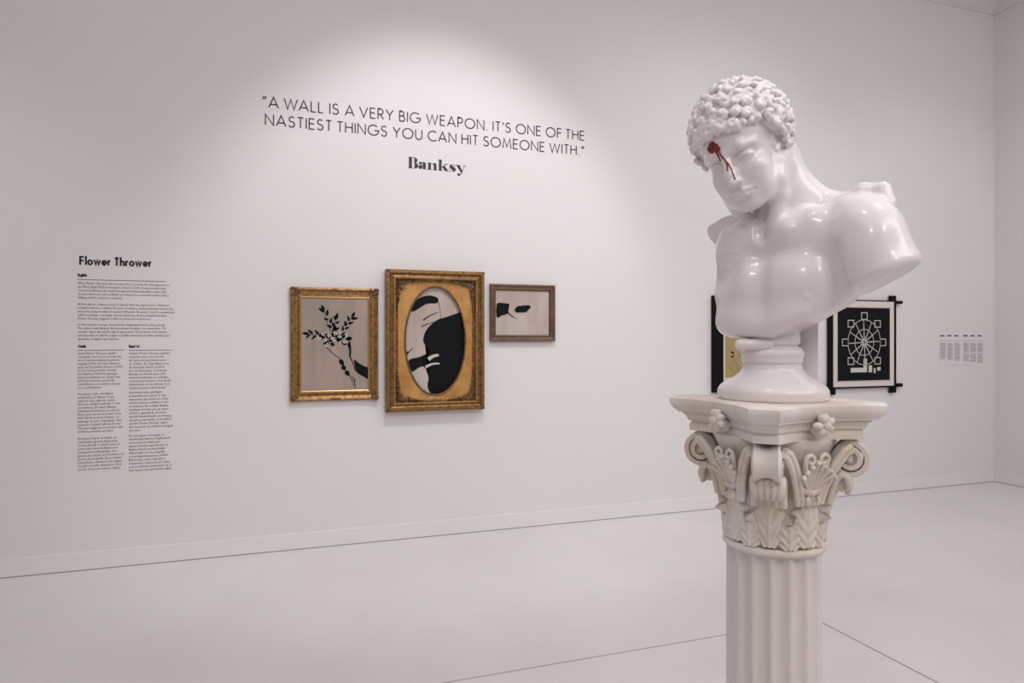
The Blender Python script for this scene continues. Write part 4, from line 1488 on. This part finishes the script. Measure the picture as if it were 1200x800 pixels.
def acanthus(name, ang, z0, z1, width, curl, lobes=5, out=.012, mat=None, tipw=.5):
    """leaf lying on the bell from z0 up to z1, then curling outwards; ang = direction"""
    NU, NV = 25, 26
    V = []; Fc = []
    hgt = z1 - z0
    arcl = curl * 2.6
    total = hgt + arcl
    def center(v):
        s_ = v * total
        if s_ < hgt:
            z = z0 + s_
            return bell_r(z) + .005 + out * (s_ / hgt) ** 2, z, 0.0
        th = (s_ - hgt) / curl
        r = bell_r(z1) + .005 + out
        return r + curl * (1 - math.cos(th)), z1 + curl * math.sin(th), th
    for layer in (0, 1):
        for iv in range(NV + 1):
            v = iv / NV
            r, z, th = center(v)
            env = (math.sin(PI * min(1, .12 + v * .55)) ** .6) * (1 - v ** 4 * (1 - tipw * .6))
            lob = abs(math.sin(v * lobes * PI + .35))
            wv = width * env * (.74 + .26 * lob ** .5)
            if v > .6: wv *= max(.10, math.sqrt(max(0, 1 - ((v - .6) / .41) ** 2)))
            for iu in range(NU + 1):
                u = -1 + 2 * iu / NU
                rib = .0065 * math.exp(-(u / .10) ** 2)
                # veins fan from the midrib to each lobe
                ph = (v * lobes * .8 - abs(u) * 2.0)
                vein = .0034 * math.cos(ph * 2 * PI) * min(1, abs(u) * 3) * (1 - .3 * abs(u))
                cup = -.010 * abs(u) ** 2 + .0055 * math.sin(min(1, abs(u)) * PI)
                edge = -.006 * max(0, abs(u) - .85) / .15
                h = rib + vein + cup + edge + (.004 if layer == 0 else -.004)
                side = u * wv
                nr = math.cos(th); nz = -math.sin(th)         # outward normal in the (r, z) plane
                rr = r + h * nr; zz = z + h * nz
                phi = side / max(.09, r)
                V.append((rr * math.cos(ang + phi), rr * math.sin(ang + phi), ZT + zz))
    K = (NU + 1)
    off = K * (NV + 1)
    for iv in range(NV):
        for iu in range(NU):
            a = iv * K + iu
            Fc.append((a, a + 1, a + K + 1, a + K))
            Fc.append((off + a, off + a + K, off + a + K + 1, off + a + 1))
    for iv in range(NV):
        for iu in (0, NU):
            a = iv * K + iu; b = a + K
            Fc.append((a, b, off + b, off + a))
    for iu in range(NU):
        for iv in (0, NV):
            a = iv * K + iu; b = a + 1
            Fc.append((a, b, off + b, off + a))
    bm = bmesh.new()
    vs = [bm.verts.new(v) for v in V]
    for f in Fc: bm.faces.new([vs[i] for i in f])
    return bm_obj(name, bm, mat or M['stone'], colm, auto=1.2)


for k in range(8):
    acanthus('acanthus_leaf', front + PI / 8 + k * PI / 4, -.322, -.268, .040, .006, 4, .002)
for k in range(4):
    acanthus('acanthus_leaf', front + k * PI / 2, -.318, -.208, .040, .0155, 5, .018, tipw=1.2)
for k in range(4):
    acanthus('acanthus_leaf', front + PI / 4 + k * PI / 2, -.318, -.222, .050, .007, 5, .003)


def at_dir(a, r, t, z):
    """point at radius r along direction a, offset t sideways"""
    return Vector((r * math.cos(a) - t * math.sin(a), r * math.sin(a) + t * math.cos(a), ZT + z))


def scroll_ribbon(bm, cl, widths, thick):
    """band following centre line cl = [(r, z)] in the plane of direction a; widths sideways"""
    pass


# corner volutes: a broad band that leaves the bell, rolls outwards under the abacus corner
for q in range(4):
    a = front + q * PI / 2
    bm = bmesh.new()
    cr, cz = .159, -.121
    # spiral centre line
    line = [(.112, -.235, .010), (.113, -.205, .012), (.116, -.175, .014), (.122, -.145, .017), (.130, -.118, .020), (.141, -.100, .022)]
    sp = []
    for i in range(40):
        t = i / 39
        th = math.radians(112) - t * 2.15 * 2 * PI
        r = .0335 * (1 - t) ** .85 + .006
        sp.append((cr + r * math.cos(th), cz - .006 + r * math.sin(th), .024 - .002 * t))
    line += sp[1:]
    n = len(line)
    secs = []
    for i, (r, z, w) in enumerate(line):
        i0, i1 = max(0, i - 1), min(n - 1, i + 1)
        tr, tz = line[i1][0] - line[i0][0], line[i1][1] - line[i0][1]
        L_ = math.hypot(tr, tz); tr /= L_; tz /= L_
        nr, nz = -tz, tr                     # left normal
        t_in = .0046 if i > 6 else .005
        prof = [(-1, -1), (-1, .9), (-.88, 1.5), (-.72, .9), (-.35, -.3), (.0, -.7), (.35, -.3), (.72, .9), (.88, 1.5), (1, .9), (1, -1)]
        ww = w * (1.12 + .38 * max(0, (i - 6) / (n - 6)))
        secs.append([bm.verts.new(at_dir(a, r + nr * t_in * h, t * ww, z + nz * t_in * h)) for t, h in prof])
    for s0, s1 in zip(secs[:-1], secs[1:]):
        for i in range(len(s0)):
            j = (i + 1) % len(s0)
            bm.faces.new((s0[i], s0[j], s1[j], s1[i]))
    bm.faces.new(secs[0]); bm.faces.new(secs[-1][::-1])
    vol = bm_obj('volute', bm, M['stone'], colm, auto=.8)
    bm = bmesh.new()                         # the solid core of the scroll with its eye
    for sgn in (-1, 1):
        add_ball(bm, at_dir(a, cr, sgn * .025, cz - .006), .0085, 2)
    core = []
    for t_ in (-.022, .022):
        core.append([bm.verts.new(at_dir(a, cr + .024 * math.cos(k * PI / 12), t_, cz - .006 + .024 * math.sin(k * PI / 12))) for k in range(24)])
    for i in range(24):
        j = (i + 1) % 24
        bm.faces.new((core[0][i], core[0][j], core[1][j], core[1][i]))
    bm.faces.new(core[0]); bm.faces.new(core[1][::-1])
    bm_obj('volute_eye', bm, M['stone'], vol, auto=.8)
    # curled leaf tip carrying the volute
    bm = bmesh.new()
    for t_ in (-.028, -.014, 0, .014, .028):
        P_ = [at_dir(a, .118, t_, -.225), at_dir(a, .124, t_, -.195), at_dir(a, .132, t_, -.170), at_dir(a, .145, t_, -.160), at_dir(a, .1555, t_, -.165), at_dir(a, .160, t_ * .95, -.183), at_dir(a, .156, t_ * .8, -.203)]
        add_tube(bm, P_, [.010, .010, .010, .0095, .0092, .0088, .006], 10)
    bm_obj('leaf_tip', bm, M['stone'], colm, auto=1.5)

# between the volutes: flower on the abacus, palmette, inner helices, calyx
for q in range(4):
    a = front + PI / 4 + q * PI / 2
    rng = random.Random(40 + q)
    bm = bmesh.new()
    R0 = .150
    for k in range(7):
        th = k * 2 * PI / 7 + .4
        c = at_dir(a, R0 + .006, .0150 * math.cos(th) + rng.uniform(-.003, .003), -.044 + .0150 * math.sin(th) + rng.uniform(-.003, .003))
        m = Matrix.Translation(c) @ Matrix.Rotation(a, 4, 'Z') @ Matrix.Rotation(th, 4, 'X') @ Matrix.Diagonal((.011, .0125, .0085, 1))
        bmesh.ops.create_icosphere(bm, subdivisions=2, radius=1, matrix=m)
    add_ball(bm, at_dir(a, R0 + .012, 0, -.044), .0095, 2)
    for k in range(9):
        th = k * 2 * PI / 9
        add_ball(bm, at_dir(a, R0 + .017, .0065 * math.cos(th), -.044 + .0065 * math.sin(th)), .0028, 1)
    add_tube(bm, [at_dir(a, R0 - .02, 0, -.06), at_dir(a, R0 + .004, 0, -.045)], [.012, .014], 10)
    bm_obj('fleuron', bm, M['stone'], colm, auto=1.2)
    bm = bmesh.new()
    for k in range(-3, 4):
        th = k * .24
        base = at_dir(a, .121, .004 * k, -.185)
        ln = .060 - abs(k) * .007
        mid = at_dir(a, .128, math.sin(th) * ln * .55 + .004 * k, -.185 + math.cos(th) * ln * .6)
        tip = at_dir(a, .141, math.sin(th) * ln + .005 * k, -.185 + math.cos(th) * ln)
        tip2 = at_dir(a, .146, math.sin(th) * ln * 1.02 + .006 * k, -.190 + math.cos(th) * ln)
        add_tube(bm, [base, mid, tip, tip2], [.0042, .0058, .0062, .004], 8)
    bm_obj('palmette', bm, M['stone'], colm, auto=1.5)
    for sgn in (-1, 1):
        bm = bmesh.new()
        P_ = [at_dir(a, .112, sgn * .016, -.190), at_dir(a, .116, sgn * .020, -.175), at_dir(a, .124, sgn * .024, -.155), at_dir(a, .132, sgn * .028, -.135)]
        for i in range(16):
            th = PI * .1 + i * .42
            r = .014 * (1 - i / 20)
            P_.append(at_dir(a, .137, sgn * (.018 + r * math.cos(th)), -.122 + r * math.sin(th)))
        add_tube(bm, P_, [.006] * 4 + [.0048 - .0001 * i for i in range(16)], 8)
        bm_obj('helix', bm, M['stone'], colm, auto=1.5)
    for sgn in (-1, 1):                      # broad stems sweeping up to the corner scrolls
        bm = bmesh.new()
        for o_, r_ in ((0, .0075), (1, .0070)):
            P_ = [at_dir(a, .112, sgn * (.020 + .012 * o_), -.222), at_dir(a, .117, sgn * (.027 + .013 * o_), -.190), at_dir(a, .124, sgn * (.039 + .013 * o_), -.158),
                  at_dir(a, .132, sgn * (.056 + .012 * o_), -.128 - .003 * o_), at_dir(a, .138, sgn * (.074 + .010 * o_), -.104 - .006 * o_), at_dir(a, .141, sgn * (.090 + .006 * o_), -.096 - .008 * o_)]
            P2 = []
            for i in range(len(P_) - 1):
                for j in range(3): P2.append(P_[i].lerp(P_[i + 1], j / 3))
            P2.append(P_[-1])
            add_tube(bm, P2, r_, 9)
        bm_obj('scroll_stem', bm, M['stone'], colm, auto=1.5)
    bm = bmesh.new()
    for k in range(-3, 4):
        add_ball(bm, at_dir(a, .121 - abs(k) * .0012, k * .0085, -.196 + abs(k) * .003), (.0075, .0075, .010), 2)
    for k in (-1, 0, 1):
        add_ball(bm, at_dir(a, .121, k * .012, -.213), (.008, .008, .012), 2)
    bm_obj('calyx', bm, M['stone'], colm, auto=1.5)

# astragal ring and the fluted shaft
bm = bmesh.new()
add_tube(bm, [(.1045 * math.cos(2 * PI * k / 96), .1045 * math.sin(2 * PI * k / 96), ZT - .332) for k in range(97)], .0095, 14, caps=False)
bmesh.ops.remove_doubles(bm, verts=list(bm.verts), dist=1e-5)
bm_obj('astragal', bm, M['stone'], colm, smooth=True)

NF_ = 16
SEG = 12 * NF_
zs = [ZT - .334, ZT - .338, ZT - .341, ZT - .344, ZT - .348, ZT - .353, ZT - .36, ZT - .40, ZT - .6, ZT - .8, 1.408 - 1.0, .26, .20, .192, .186, .180]
bm = bmesh.new()
rings = []
for z in zs:
    ring = []
    for k in range(SEG):
        th = 2 * PI * k / SEG
        u = (k % 12) / 12 - .5
        fl = max(0.0, 1 - (abs(u) / .40) ** 2.2)
        # flutes end in a round scoop at both ends
        top_z = ZT - .338 - .016 * (1 - math.sqrt(max(0, 1 - (abs(u) / .42) ** 2)))
        e = 1.0
        if z > ZT - .36: e = min(1.0, max(0.0, (top_z - z) / .006))
        if z < .20: e = max(0.0, (z - .184) / .016) if z > .184 else 0.0
        R = .1035 + .004 * (1 - (z / ZT)) - .0105 * fl * e
        ring.append(bm.verts.new((R * math.cos(th), R * math.sin(th), z)))
    rings.append(ring)
for a, b in zip(rings[:-1], rings[1:]):
    for i in range(SEG):
        j = (i + 1) % SEG
        bm.faces.new((a[i], a[j], b[j], b[i]))
bm.faces.new(rings[0]); bm.faces.new(rings[-1][::-1])
bm_obj('fluted_shaft', bm, M['shaft'], colm, auto=.9)
bm = bmesh.new()
base = [(.165, .055), (.176, .062), (.180, .075), (.176, .088), (.165, .094), (.150, .098), (.142, .108), (.140, .122), (.144, .132), (.150, .136), (.154, .145), (.151, .156), (.142, .162), (.126, .166), (.120, .176), (.116, .186)]
add_lathe(bm, base, 72)
add_box(bm, (-.185, -.185, 0), (.185, .185, .056), .004)
bmesh.ops.rotate(bm, verts=list(bm.verts), cent=(0, 0, 0), matrix=Matrix.Rotation(front + PI / 4, 3, 'Z'))
bm_obj('base', bm, M['shaft'], colm, auto=.6)
